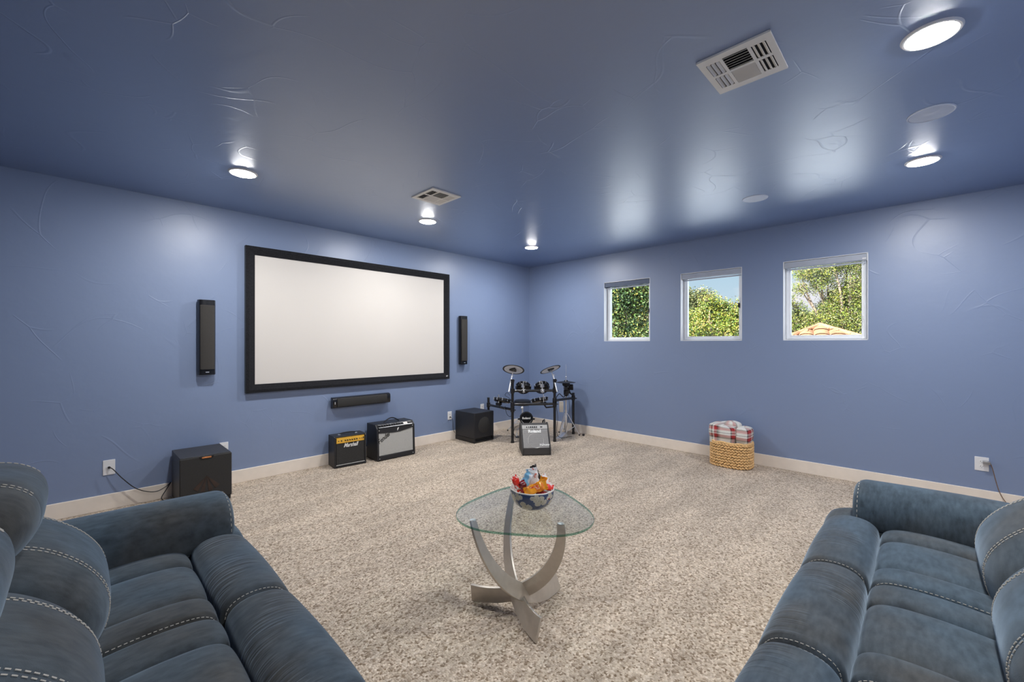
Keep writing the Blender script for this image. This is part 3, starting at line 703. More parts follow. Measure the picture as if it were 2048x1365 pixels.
for rr, dd, zz, ax, rx, rd in ((-.138, 6.10, .600, (.16, .22, 1), -.190, 6.07), (.405, 6.22, .590, (-.16, .22, 1), .455, 6.14)):
    c = k(rr, dd, zz); p, q = pad(c, .128, .050, kax(*ax), lugs=10)
    B().cyl(k(rx, rd-.06, .560), k(rx, rd-.06, .680), .0065, n=10).obj('mount_rod', 'steel', p)
    B().box((-.035, -.03, -.02), (.035, .03, .02), Matrix.Translation(k(rx, rd-.02, .540))).obj('mount_bracket', 'black', p, bevel=.005)
    B().tube([k(rx, rd-.02, .54), k(rx+.03, rd-.02, .49), k(rx+.09, rd-.04, .47)] if rr < 0 else [k(rx, rd-.02, .54), k(rx+.04, rd-.04, .48), k(rx+.15, rd-.09, .50)], .012, 10).obj('mount_arm', 'rail', p)

def cymbal(c, rad, axis, lower, rodtop, hubsize=.055):
    q = Vector(axis).normalized().to_track_quat('Z', 'Y').to_matrix().to_4x4(); q.translation = c
    p = B().lathe([(.0005, .012), (rad*.25, .010), (rad*.8, .004), (rad, -.003), (rad, -.008), (rad*.86, -.007)], 48, q).obj('cymbal_pad', 'black', kit)
    tag(B().lathe([(rad*.86, -.0072), (rad*.4, .000), (.0005, .002)], 48, q).obj('cymbal_underside', 'rubber', p), 'light grey rubber underside')
    B().prism([(hubsize*cos(a)*(1.2 if i % 2 == 0 else .75), hubsize*sin(a)*(1.2 if i % 2 == 0 else .75)) for i, a in enumerate([radians(x) for x in range(0, 360, 60)])], lambda a, b_, z: q @ Vector((a, b_, z)), -.020, .001).obj('sensor_hub', 'black', p, bevel=.003)
    B().cyl(q @ Vector((0, 0, -.01)), rodtop, .006, n=10).obj('tilter_rod', 'steel', p)
    B().ball(rodtop, .016, (1, 1, .8)).cyl(rodtop, rodtop + _R*.03, .005, n=8).obj('wing_nut', 'steel', p)
    B().cyl(rodtop, lower, .0125, n=14).obj('boom_arm', 'steel', p)
cymbal(k(.022, 6.10, 1.035), .158, kax(-.05, .62, .76) if False else kax(.10, .45, .85), k(-.045, 5.94, .725), k(.000, 6.02, .945))
cymbal(k(.555, 6.12, 1.035), .155, kax(-.30, .32, .9), k(.640, 5.99, .722), k(.590, 6.06, .955), .05)
for (r, d_), s_ in ((P1, -1), (P2, 1)):
    B().cyl(k(r, d_, .85), k(r, d_, .90), .026, n=18).cyl(k(r-.005*s_, d_-.02, .875), k(r+.03, d_-.035, .883), .007, n=8).obj('boom_clamp', 'black', kit, bevel=.003)
# sound module behind the right post
p = B().box((-.075, -.02, -.045), (.075, .02, .045), Matrix.Translation(k(.870, 6.50, .735)) @ Matrix.Rotation(radians(-60), 4, 'Z') @ Matrix.Rotation(radians(30), 4, 'X')).obj('sound_module', 'black', kit, bevel=.008)
B().tube([k(.87, 6.50, .72), k(.90, 6.53, .64), k(.95, 6.56, .60)], .012, 10).obj('module_arm', 'rail', p)
def cable(name, pts, par, r=.0035):
    B().tube([tuple(p) for p in catmull(pts, 6, False)], r, 6).obj(name, 'wire', par)
cable('pad_cable', [k(-.03, 6.05, .66), k(-.07, 6.08, .70), k(-.10, 6.1, .66), k(-.05, 6.05, .63), k(-.01, 6.0, .60)], kit)
cable('pad_cable', [k(.63, 6.05, .55), k(.66, 6.08, .35), k(.65, 6.10, .12), k(.72, 6.2, .02), k(.9, 6.35, .008)], kit)
cable('pad_cable', [k(-.10, 6.1, .50), k(-.08, 6.1, .40), k(-.04, 6.05, .36), k(0, 5.99, .38)], kit)
cable('pad_cable', [k(.62, 6.06, .60), k(.70, 6.25, .66), k(.78, 6.35, .60), k(.83, 6.42, .68)], kit, .006)
cable('pad_cable', [k(.86, 6.48, .70), k(.88, 6.46, .45), k(.86, 6.46, .25), k(.80, 6.4, .02)], kit)

# throne
tc0 = Vector((4.985, 4.628, 0))
t = thing('drum_throne', 'round black padded drum stool behind the drum rack', 'stool', tc0, radians(20))
B().lathe([(.0005, .415), (.12, .415), (.133, .425), (.137, .455), (.133, .485), (.115, .497), (.0005, .500)], 40).obj('seat', 'tolex', t)
B().cyl((0, 0, .15), (0, 0, .415), .013, n=14).cyl((0, 0, .10), (0, 0, .26), .018, n=14).obj('pole', 'steel', t)
for a in (0, 120, 240):
    u = Vector((cos(radians(a)), sin(radians(a)), 0))
    lg = B().cyl(u*.018+Vector((0, 0, .24)), u*.24+Vector((0, 0, .012)), .008, n=10).cyl(u*.018+Vector((0, 0, .11)), u*.13+Vector((0, 0, .125)), .005, n=8).obj('leg', 'steel', t)
    B().ball(u*.24+Vector((0, 0, .013)), .013).obj('rubber_foot', 'black', lg)

# hi-hat
hc = diag(.828, 6.45, 0)
t = thing('hi_hat_stand', 'chrome hi-hat stand with thin black electronic cymbal, right of the drum rack', 'hi-hat', hc, radians(YAW))
B().lathe([(.0005, .848), (.024, .846), (.034, .832), (.09, .826), (.148, .815), (.148, .810), (.09, .818), (.0005, .820)], 48).obj('cymbal_pad', 'black', t)
B().cyl((0, 0, .40), (0, 0, 1.09), .0035, n=8).cyl((0, 0, .845), (0, 0, .900), .008, n=10).ball((0, 0, .895), .013).box((-.02, -.004, .872), (.02, .004, .880)).obj('clutch_rod', 'steel', t)
B().lathe([(.055, .806), (.060, .79), (.055, .765), (.030, .755), (.028, .70), (.04, .69), (.035, .62), (.02, .60)], 24).box((-.05, -.02, .70), (.045, .03, .75)).box((-.03, -.045, .64), (.02, .0, .70)).obj('sensor_housing', 'black', t)
B().cyl((0, 0, .738), (0, 0, .750), .036, n=20).obj('sensor_ring', 'steel', t)
B().cyl((0, 0, .05), (0, 0, .62), .0125, n=16).cyl((0, 0, .02), (0, 0, .30), .016, n=16).cyl((0, 0, .36), (0, 0, .39), .020, n=14).obj('pole', 'steel', t)
tag(B().box((-.032, .045, .36), (.022, .105, .52)).obj('tag_box', 'tan', t, bevel=.003), 'beige box hanging on the pole')
for a in (25, 145, 265):
    u = Vector((cos(radians(a)), sin(radians(a)), 0))
    for off in (-.012, .012):
        v_ = Vector((-u.y, u.x, 0))*off
        lg = B().cyl(u*.018+v_+Vector((0, 0, .34)), u*.20+v_*.5+Vector((0, 0, .02)), .0055, n=8).obj('leg', 'steel', t)
    B().cyl(u*.016+Vector((0, 0, .06)), u*.13+Vector((0, 0, .14)), .005, n=8).obj('leg_brace', 'steel', t)
    B().ball(u*.203+Vector((0, 0, .014)), .014).obj('rubber_foot', 'black', t)
m = Matrix.Rotation(radians(150), 4, 'Z')
B().prism([(.03, .018), (.05, .060), (.26, .020), (.26, .012)], lambda a, c, x: m @ Vector((a, x, c)), -.035, .035).obj('foot_pedal', 'steel', t, bevel=.003)
B().box((.02, -.05, .004), (.30, .05, .010), m).obj('pedal_base', 'steel', t)
cable('chain', [(0, 0, .30), (.02, .015, .18), (.03, .02, .08)], t, .005)

# kick pad on its tower
kc = diag(.215, 6.33, 0)
t = thing('kick_drum_pad', 'small round black kick pad with white lettering under the drum rack', 'kick drum pad', kc, radians(YAW - 90))
Mk = face_mat((0, -.02, .285), (1, 0, 0), (0, .12, 1))
B().lathe([(.0005, -.05), (.085, -.05), (.100, -.03), (.102, .0), (.094, .012), (.0005, .012)], 40, Mk).obj('pad', 'blackgloss', t)
B().lathe([(.0945, .0125), (.090, .015), (.084, .0125)], 40, Mk).obj('pad_ring', 'black', t)
a_ = B(); pts = [Mk @ Vector((.078*cos(radians(x)), .078*sin(radians(x)), .0135)) for x in range(200, 341, 7)]
a_.tube(pts, .0028, 6); a_.obj('silver_arc', 'steel', t)
text('brand_lettering', 'Roland', .042, Mk @ Matrix.Translation((0, .004, .014)), 'lettering', t, bold=.0018, xs=1.05)
for sx in (-1, 1): B().cyl(Mk @ Vector((sx*.098, -.01, -.02)), Mk @ Vector((sx*.128, -.01, -.02)), .013, n=12).obj('side_knob', 'black', t, bevel=.002)
B().prism([(-.05, 0), (-.03, .20), (.03, .22), (.06, 0)], lambda a, c, x: Vector((x, a, c)), -.075, .075).obj('tower', 'black', t, bevel=.01)
B().box((-.16, -.06, .004), (.16, .03, .014)).obj('base_plate', 'black', t, bevel=.003)
for sx in (-1, 1): B().tube([(sx*.06, .02, .19), (sx*.13, .03, .10), (sx*.15, .0, .012)], .006, 8).obj('leg', 'steel', t)
B().cyl((-.045, .10, .02), (-.06, .08, .42), .006, n=10).ball((-.06, .075, .43), .02, (1, 1.4, 1)).obj('beater', 'lettering', t)
B().box((-.09, .10, .006), (0, .38, .016)).obj('foot_pedal', 'steel', t, bevel=.003)
cable('pad_cable', [(-.10, -.03, .19), (-.17, -.03, .15), (-.19, -.05, .07), (-.16, -.06, .02)], t)
tag(B().box((-.017, -.013, 0), (.017, .013, .03)).obj('rubber_stop', 'black', None, bevel=.005), 'small black rubber stop on the carpet right of the hi-hat stand', 'rubber foot').location = diag(1.09, 6.42, 0)

# ------------------------------------------------------------------ basket with blanket
BC = Vector((5.262, 1.585, 0)); ba, bb_ = .172, .218
def oval(th, g=1.0, e_=.72):
    c_, s_ = cos(th), sin(th)
    return Vector((ba*g*math.copysign(abs(c_)**e_, c_), bb_*g*math.copysign(abs(s_)**e_, s_), 0))
t = thing('wicker_basket', 'oval woven seagrass basket on the carpet under the right window', 'basket', BC)
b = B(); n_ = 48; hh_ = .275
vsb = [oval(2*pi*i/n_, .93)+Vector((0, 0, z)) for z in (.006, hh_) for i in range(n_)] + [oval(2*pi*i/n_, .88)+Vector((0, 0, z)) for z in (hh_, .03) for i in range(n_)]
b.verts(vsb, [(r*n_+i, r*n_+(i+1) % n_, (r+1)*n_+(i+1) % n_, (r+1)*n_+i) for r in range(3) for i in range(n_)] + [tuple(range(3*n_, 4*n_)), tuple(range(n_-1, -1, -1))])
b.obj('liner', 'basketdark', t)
random.seed(4)
fine = [oval(2*pi*i/720, .985) for i in range(720)]; cum = [0]
for i in range(720): cum.append(cum[-1]+(fine[(i+1) % 720]-fine[i]).length)
def along(f):
    t_ = (f % 1)*cum[-1]; i = next(i for i in range(720) if cum[i+1] >= t_); return fine[i].lerp(fine[(i+1) % 720], (t_-cum[i])/(cum[i+1]-cum[i]))
b = B(); rows = 9
for r_ in range(rows):
    z = .018 + r_*.0305; cnt = 38
    for i in range(cnt):
        f = (i+.5*(r_ % 2)+.1*random.random())/cnt
        p = along(f) + Vector((0, 0, z)); dvec = (along(f+.004)-along(f-.004)).normalized()
        yaw = atan2(dvec.y, dvec.x); tilt = (-1 if r_ % 2 else 1)*radians(27+8*random.random())
        b.ball(p, 1, (.0225+.004*random.random(), .0105, .0112), Matrix.Rotation(yaw, 4, 'Z') @ Matrix.Rotation(tilt, 4, 'Y'), u=8, v=6)
b.obj('weave', 'basket', t)
rim = B().tube([oval(2*pi*i/60, .96)+Vector((0, 0, hh_+.006+.004*sin(9*2*pi*i/60))) for i in range(60)], .0125, 8, closed=True); rim.obj('rim', 'basket', t)
c = [oval(th, .965)+Vector((0, 0, z)) for th, z in ((radians(112), hh_), (radians(110), hh_+.03), (radians(100), hh_+.045), (radians(88), hh_+.045), (radians(78), hh_+.03), (radians(74), hh_))]
B().tube([tuple(p) for p in catmull(c, 5, False)], .010, 8).obj('handle', 'basket', t)

def plaid(u, v):
    def band(x):
        x = x % .26
        for lo, hi, c_ in ((.02, .034, 'k'), (.034, .066, 'r'), (.070, .080, 'w'), (.082, .092, 'k'), (.100, .106, 'g'), (.112, .144, 'r'), (.144, .158, 'k')):
            if lo <= x < hi: return c_
        return 'w'
    cc = {'w': (.78, .76, .71), 'r': (.46, .035, .04), 'k': (.045, .05, .045), 'g': (.35, .33, .28)}
    a, b_ = cc[band(u)], cc[band(v)]
    return tuple((a[i]+b_[i])/2 for i in range(3)) + (1,)
t = thing('plaid_blanket', 'folded cream, red and black plaid blanket stuffed into the basket', 'blanket', BC)
def blanket_fold(lo, hi, name, uo, off, ph):
    """a folded bundle: rounded lump open at the bottom, plaid coordinates run along it"""
    b = B(); nu, nv = 130, 110; vsb = []; cols = []
    for j in range(nv+1):
        for i in range(nu+1):
            th = 2*pi*i/nu; f = j/nv
            c_, s_ = cos(th), sin(th); e_ = .45
            px = .5*(hi[0]-lo[0])*math.copysign(abs(c_)**e_, c_); py = .5*(hi[1]-lo[1])*math.copysign(abs(s_)**e_, s_)
            ff = min(1, f/.72); top = max(0, (f-.72)/.28)
            shr = sqrt(max(0, 1-top**2.2)) if top > 0 else 1
            bul = 1 + .05*sin(pi*ff) - .06*(1-ff)
            z = lo[2] + (hi[2]-lo[2]-.035)*ff + .035*sin(top*pi/2)
            fold = .008*sin(z*46+ph) * (1-top) + .006*sin(py*30+ph)
            z += .012*sin(py*14+ph)*(ff)
            q = Vector(((lo[0]+hi[0])/2 + px*shr*bul + fold, (lo[1]+hi[1])/2 + py*shr*bul + .004*sin(z*30), z))
            vsb.append(q)
            side_len = py + px*.9 if abs(c_) > .2 else py
            cols.append(plaid(uo + py*.95 - .35*px, off + z + .5*(1-shr)*.2))
    fs = [(j*(nu+1)+i, j*(nu+1)+i+1, (j+1)*(nu+1)+i+1, (j+1)*(nu+1)+i) for j in range(nv) for i in range(nu)]
    fcs = b.verts(vsb, fs)
    o = b.obj(name, 'plaid', t, angle=80)
    ca = o.data.color_attributes.new('Col', 'FLOAT_COLOR', 'POINT')
    for i, c_ in enumerate(cols): ca.data[i].color = c_
    return o
B().prism([(.12*cos(2*pi*i/24), .17*sin(2*pi*i/24)) for i in range(24)], lambda a, c, z: Vector((a, c, z)), .035, .275).obj('tucked_layers', 'plaid_plain', t, bevel=.02)
blanket_fold((-.150, -.075, .265), (.120, .215, .470), 'front_fold', .208, -.305, 0)
blanket_fold((-.125, -.205, .265), (.130, -.070, .448), 'end_fold', .17, -.29, 1.3)
blanket_fold((.0, -.09, .265), (.135, .17, .490), 'back_fold', .10, -.28, 2.2)

# ------------------------------------------------------------------ glass side table, bowl, sweets
TC = Vector((1.59, 1.45, 0)); TZ = .555
t = thing('side_table', 'side table with rounded triangular glass top on three curved metal legs', 'table', TC)
def tri(a, g=0): return (.328 + .032*cos(3*(a-radians(155)))) + g
n_ = 120
b = B()
for z, flip in ((TZ, 0), (TZ+.011, 1)):
    vs_ = [Vector((tri(2*pi*i/n_, -.002)*cos(2*pi*i/n_), tri(2*pi*i/n_, -.002)*sin(2*pi*i/n_), z)) for i in range(n_)]
    b.verts(vs_, [tuple(range(n_)) if flip else tuple(range(n_-1, -1, -1))])
gt = b.obj('glass_top', 'tableglass', t, smooth=False, recalc=False)
b = B(); ring = [(-.002, 0), (.0, .002), (.0, .009), (-.002, .011)]
vs_ = [Vector((tri(2*pi*i/n_, g)*cos(2*pi*i/n_), tri(2*pi*i/n_, g)*sin(2*pi*i/n_), TZ+z)) for g, z in ring for i in range(n_)]
b.verts(vs_, [(j*n_+i, j*n_+(i+1) % n_, (j+1)*n_+(i+1) % n_, (j+1)*n_+i) for j in range(3) for i in range(n_)])
tag(b.obj('glass_edge', 'glassedge', gt), 'green polished edge of the glass')
for top, foot in (((1.322, 1.557), (1.910, 1.484)), ((1.587, 1.225), (1.500, 1.760)), ((1.800, 1.735), (1.487, 1.300))):
    tp = Vector((*top, 0))-TC; ft = Vector((*foot, 0))-TC; dd_ = ft-tp; L = dd_.length; dd_.normalize(); nn = Vector((-dd_.y, dd_.x, 0))
    a_ = .88*L; zc = TZ+.01; rv = TZ-.045; cl = []; outer = []; inner = []
    te = math.acos(max(-1, 1-L/a_)); N = 34; t0 = .06
    for i in range(N+1):
        tt = t0+(te-t0)*i/N; cl.append(Vector((a_-a_*cos(tt), zc-rv*sin(tt))))
    for i, p in enumerate(cl):
        d_ = (cl[min(i+1, N)]-cl[max(i-1, 0)]).normalized(); nr = Vector((-d_.y, d_.x)); wv = .018+.037*(i/N)**.8
        outer.append(p-nr*wv); inner.append(p+nr*wv)
    outer[0].y = inner[0].y = TZ-.001
    poly = [(p.x, max(p.y, .002)) for p in inner] + [(p.x, max(p.y, .002)) for p in reversed(outer)]
    b = B(); n2 = len(poly); 
    A0 = tp+Vector((0, 0, TZ)); ch = (ft-A0).normalized(); dn = dd_.cross(ch).cross(ch).normalized()
    dn = -dn if dn.z > 0 else dn; sd = ch.cross(dn).normalized(); sd = sd if sd.dot(nn) < 0 else -sd
    phi = radians(26); pd = dn*cos(phi)+sd*sin(phi); pn = ch.cross(pd).normalized()
    def mp2(s_, z, w_):
        q_ = tp+dd_*s_+Vector((0, 0, z))-A0; al = q_.dot(ch); hh = q_.dot(dn)
        return A0+ch*al+pd*hh+pn*w_
    for w_ in (-.0065, .0065): pass
    vs_ = [mp2(a, c, w_) for w_ in (-.0065, .0065) for a, c in poly]
    fs = [(i, (i+1) % n2, n2+(i+1) % n2, n2+i) for i in range(n2)]
    m1 = N+1
    for base in (0, n2): fs += [(base+i, base+i+1, base+n2-2-i, base+n2-1-i) for i in range(N)]
    b.verts(vs_, fs); b.obj('leg', 'bronze', t, bevel=.0012)
    cp = mp2(cl[0].x, TZ-.004, 0); cp.z = TZ-.004
    B().cyl(cp, cp+Vector((0, 0, .0038)), .014, n=20).obj('glass_pad', 'steel', t)

BZ = TZ+.0112; BO = Vector((1.616, 1.431, BZ))
t = thing('candy_bowl', 'round white bowl with blue and cream flower pattern on the glass table', 'bowl', BO)
def bowlprof(f): return .040 + (.113-.040)*sin(f*pi/2)**.9, .006 + .100*(1-cos(f*pi/2)**.95) if f < 1 else .106
outer = [(.034, 0), (.038, .001)] + [(.038+.075*sin(f*pi/2), .003+.102*(1-cos(f*pi/2))) for f in [i/60 for i in range(61)]]
nb = 300
b = B(); b.lathe(outer, nb, rf=lambda a: 1+.012*cos(10*a))
b.verts([Vector((.034*cos(2*pi*i/40), .034*sin(2*pi*i/40), 0)) for i in range(40)], [tuple(range(39, -1, -1))])
o = b.obj('outer_wall', 'bowl', t, angle=60)
random.seed(11)
fl = []
for i in range(8):
    fl.append((2*pi*i/8+.35, .030 + (.036 if i % 2 else .0)+.010, .034, random.random()*6))
fl += [(2*pi*i/8+.05, .096, .024, i*1.3) for i in range(8)]
ca = o.data.color_attributes.new('Col', 'FLOAT_COLOR', 'POINT')
for v_ in o.data.vertices:
    x, y, z = v_.co; a = atan2(y, x); r = sqrt(x*x+y*y); s_ = z*1.15 + .0*(r)
    col = (.035, .065, .16)
    for (fa, fz, fr_, ph) in fl:
        da = (a-fa+pi) % (2*pi)-pi; dx = da*max(r, .06); dz = s_-fz; rr = sqrt(dx*dx+dz*dz); an = atan2(dz, dx)+ph
        pet = fr_*(.35+.65*abs(sin(1.5*an))**.5)
        if rr < pet:
            col = (.56, .52, .42)
            if abs(((an*18/pi) % 2)-1) < .22 and rr > fr_*.25: col = (.30, .28, .26)
            if rr < fr_*.12: col = (.3, .28, .2)
            if rr > pet-.0016: col = (.66, .63, .56)
    if z < .004: col = (.55, .52, .45)
    if z > .1005: col = (.75, .73, .68)
    ca.data[v_.index].color = (*col, 1)
inner = [(.113, .105), (.1105, .107), (.108, .105)] + [(.034+.074*sin(f*pi/2), .009+.096*(1-cos(f*pi/2))) for f in [1-i/20 for i in range(21)]] + [(.0005, .008)]
B().lathe(inner, 100, rf=lambda a: 1+.012*cos(10*a)).obj('inner_wall', 'bowlin', t)

def stripe_mat(name, c1, c2, scale, thr=.52):
    m, n, l, b_ = node_mat(name); b_.inputs['Roughness'].default_value = .25; b_.inputs['Coat Weight'].default_value = .4
    tcn = n.new('ShaderNodeTexCoord'); ns = n.new('ShaderNodeTexNoise'); ns.inputs['Scale'].default_value = scale; ns.inputs['Detail'].default_value = 1
    l.new(tcn.outputs['Object'], ns.inputs['Vector']); r = n.new('ShaderNodeValToRGB'); r.color_ramp.interpolation = 'CONSTANT'
    r.color_ramp.elements[0].color = (*c1, 1); r.color_ramp.elements[1].position = thr; r.color_ramp.elements[1].color = (*c2, 1)
    l.new(ns.outputs['Fac'], r.inputs[0]); l.new(r.outputs[0], b_.inputs['Base Color']); return m
def sweet(label, pos, rot, L, w_, th, m, matn, twist=0.0):
    """a pillow-pack wrapper with crimped ends"""
    o = thing('candy_wrapper', label, 'candy', pos, group='wrapped candies in the bowl'); o.rotation_euler = [radians(a) for a in rot]
    b = B(); N, K = 26, 20; rings = []
    random.seed(int(L*1e5)+int(pos[0]*1e4))
    for i in range(N+1):
        f = i/N; x = (f-.5)*L
        g = min(1, max(0, (min(f, 1-f)-.10)/.14)); g = g*g*(3-2*g)
        hw_ = w_/2*(.94+.06*cos(6*f*pi)) * (1 if g > .2 else 1.04); ht = .0012+th/2*g
        tw = twist*(f-.5)
        ring = []
        for j in range(K):
            a = 2*pi*j/K; y = hw_*math.copysign(abs(cos(a))**.7, cos(a)); z = ht*sin(a)*(1 + .25*noise.noise(Vector((x*60, y*60, pos[0]*50))))
            if g < .2: z += .0022*sin(y*900)
            z += .006*noise.noise(Vector((x*28, y*28, pos[1]*70)))*g
            ring.append(Vector((x + (.002*(j % 2) if i in (0, N) else 0), y*cos(tw)-z*sin(tw), y*sin(tw)+z*cos(tw))))
        rings.append(ring)
    b.verts([v for r in rings for v in r], [(i*K+j, i*K+(j+1) % K, (i+1)*K+(j+1) % K, (i+1)*K+j) for i in range(N) for j in range(K)] + [tuple(range(K-1, -1, -1)), tuple(N*K+j for j in range(K))])
    bo = b.obj('wrapper', m, o, angle=50)
    if matn: 
        B().box((-L*.22, -w_*.22, th/2-.001), (L*.22, w_*.22, th/2+.0012)).obj('printed_panel', matn, o, bevel=.001)
    return o
MO = stripe_mat('orange_foil', (.90, .36, .02), (.75, .20, .01), 40, .60)
MR = stripe_mat('red_foil', (.70, .035, .02), (.80, .72, .66), 55, .60)
MD = stripe_mat('maroon_foil', (.12, .008, .012), (.30, .01, .015), 60)
MB = stripe_mat('light_blue_foil', (.25, .58, .85), (.75, .80, .84), 30, .55)
MK = stripe_mat('black_foil', (.02, .016, .015), (.42, .38, .34), 60, .60)
MW = stripe_mat('white_foil', (.85, .84, .83), (.75, .25, .2), 60, .64)
MP = stripe_mat('pink_red_print', (.75, .12, .04), (.85, .5, .3), 90)
def bp(r, d_, z): return BO + _R*r + _F*d_ + Vector((0, 0, z))
yz = YAW-90
sweet('large orange candy wrapper lying across the front of the bowl', bp(.012, -.040, .112), (62, -22, yz), .120, .052, .018, MO, MP, .5)
sweet('orange candy wrapper with a pointed end standing up at the right of the bowl', bp(.045, -.030, .124), (75, -72, yz+10), .085, .040, .012, MO, None, .9)
sweet('light blue candy wrapper standing up in the bowl', bp(-.030, .012, .138), (82, -62, yz), .095, .046, .012, MB, None, .3)
sweet('silver white candy wrapper behind the light blue one', bp(.005, .035, .138), (80, -100, yz), .105, .062, .012, MW, None, .3)
sweet('black candy wrapper sticking up at the top of the bowl', bp(.022, .045, .158), (80, -112, yz), .095, .036, .014, MK, None, .9)
sweet('bright red candy wrapper at the left rim of the bowl', bp(-.078, .000, .123), (70, 62, yz), .085, .040, .018, MR, None, .7)
sweet('dark maroon candy wrapper between the red and orange ones', bp(-.045, -.010, .103), (60, 75, yz), .080, .038, .016, MD, None, .5)
sweet('white and red candy wrapper at the right of the bowl', bp(.072, .014, .128), (70, 65, yz), .080, .038, .018, MW, None, .8)
sweet('red candy wrapper at the right rim of the bowl', bp(.086, -.012, .106), (60, 20, yz+35), .062, .036, .018, MR, None, .4)
sweet('deep red candy wrapper at the bottom of the bowl', bp(.05, -.04, .085), (10, 10, yz-30), .09, .045, .022, MD, None, .2)
sweet('orange candy wrapper buried under the others', bp(-.03, .01, .075), (8, -6, yz+60), .10, .05, .025, MO, None, .2)

# ------------------------------------------------------------------ sofas
# sofa frame: d forward (towards the room), w along the seats from the arm, z up
def loft(prof, ws, mapf, parent, name, mat, n=6, close=True):
    pts = catmull(prof, n); m_ = len(pts)
    area = sum(pts[i].x*pts[(i+1) % m_].y-pts[(i+1) % m_].x*pts[i].y for i in range(m_))
    nrm = []
    for i in range(m_):
        d_ = (pts[(i+1) % m_]-pts[(i-1) % m_]).normalized(); q = Vector((d_.y, -d_.x, 0)); nrm.append(q if area > 0 else -q)
    lens = [0]
    for i in range(m_): lens.append(lens[-1]+(pts[(i+1) % m_]-pts[i]).length)
    b = B(); rings = []; uv = b.bm.loops.layers.uv.new('UVMap')
    for w_, off in ws:
        rings.append([b.bm.verts.new(mapf(pts[i].x-nrm[i].x*off, w_, pts[i].y-nrm[i].y*off)) for i in range(m_)])
    for a in range(len(ws)-1):
        for i in range(m_):
            j = (i+1) % m_
            f = b.bm.faces.new([rings[a][i], rings[a][j], rings[a+1][j], rings[a+1][i]])
            for lp, (u, v) in zip(f.loops, ((lens[i], ws[a][0]), (lens[i+1], ws[a][0]), (lens[i+1], ws[a+1][0]), (lens[i], ws[a+1][0]))): lp[uv].uv = (u, v)
    for r in (0, -1):
        c_ = sum((v.co for v in rings[r]), Vector())/m_; cv = b.bm.verts.new(c_)
        for i in range(m_): b.bm.faces.new([rings[r][i], rings[r][(i+1) % m_], cv])
    o = b.obj(name, mat, parent, angle=75)
    return o, pts, nrm
def bands(w0, w1, seams, r=.03, deep=.010, puff=.006, p=8, step=.008):
    edges = [w0]+[w0+s_ for s_ in seams]+[w1]; out = []
    xs = set()
    N = int((w1-w0)/step)
    for i in range(N+1): xs.add(round(w0+(w1-w0)*i/N, 5))
    for i in range(10): a = r*(1-cos(pi/2*i/9)); xs.add(round(w0+a, 5)); xs.add(round(w1-a, 5))
    for s_ in edges[1:-1]:
        for dlt in (-.004, -.002, 0, .002, .004): xs.add(round(s_+dlt, 5))
    for x in sorted(xs):
        off = 0
        for a, c in zip(edges, edges[1:]):
            if a <= x <= c+1e-6:
                tt = 2*(x-a)/(c-a)-1
                off = deep*abs(tt)**p*(1 if 0 < 1 else 0) - puff*(1-tt*tt); 
                if (a == w0 and tt < 0) or (c == w1 and tt > 0): off = -puff*(1-tt*tt)
        e_ = min(x-w0, w1-x)
        if e_ < r: off += r-sqrt(max(0, r*r-(r-e_)**2))
        out.append((x, off))
    return out
def off_at(bd, w_):
    for (a, x), (c, y) in zip(bd, bd[1:]):
        if a <= w_ <= c: return x+(y-x)*(w_-a)/max(1e-9, c-a)
    return bd[0][1]
def stitches(parent, pts, nrm, i0, i1, w_, offv, mapf, lift=.0006, ln=.0085, gap=.0055, rad=.0013, name='stitching'):
    """dashes of thread along the profile between indices i0..i1 at width w_"""
    m_ = len(pts); idx = range(i0, i1+1); path = [pts[i % m_]-nrm[i % m_]*(offv-lift) for i in idx]
    b = B(); acc = 0; nxt = 0; cum = [0]
    for a, c in zip(path, path[1:]): cum.append(cum[-1]+(c-a).length)
    def at_(s_):
        for i in range(len(cum)-1):
            if cum[i+1] >= s_:
                f = (s_-cum[i])/max(1e-9, cum[i+1]-cum[i]); return path[i].lerp(path[i+1], f)
        return path[-1]
    ws = w_ if isinstance(w_, (list, tuple)) else [w_]
    for ww in ws:
        s_ = 0
        while s_+ln < cum[-1]:
            a, c = at_(s_), at_(s_+ln); b.cyl(mapf(a.x, ww, a.y), mapf(c.x, ww, c.y), rad, n=6); s_ += ln+gap
    tag(b.obj(name, 'thread', parent), 'cream contrast stitching')
SEAT = [(-.10, .36), (-.10, .455), (0, .474), (.14, .486), (.26, .482), (.318, .462), (.337, .425), (.335, .36), (.12, .33)]
PAD = [(.345, .30), (.347, .43), (.368, .478), (.42, .500), (.49, .497), (.545, .470), (.578, .41), (.592, .30), (.588, .15), (.56, .09), (.50, .10), (.44, .20)]
LUMB = [(-.21, .44), (-.13, .405), (.0, .415), (.052, .460), (.073, .545), (.060, .625), (.016, .700), (-.045, .760), (-.105, .797), (-.17, .812), (-.23, .75), (-.25, .58)]
HEAD = [(-.20, .700), (-.145, .755), (-.100, .812), (-.078, .876), (-.086, .938), (-.125, .982), (-.185, 1.006), (-.26, 1.006), (-.32, .97), (-.34, .89), (-.32, .78), (-.26, .71)]
def soft(w0, w1, seams, r, depth):
    """one big rounded cushion falling away at both ends, only faintly pinched along its stitched seams"""
    out = []
    for x, off in bands(w0, w1, seams, r=.012, deep=.002, puff=0, p=24):
        e_ = min(x-w0, w1-x); u = max(0, (r-e_)/r)
        out.append((x, off + depth*(1-sqrt(max(0, 1-u*u)))))
    return out
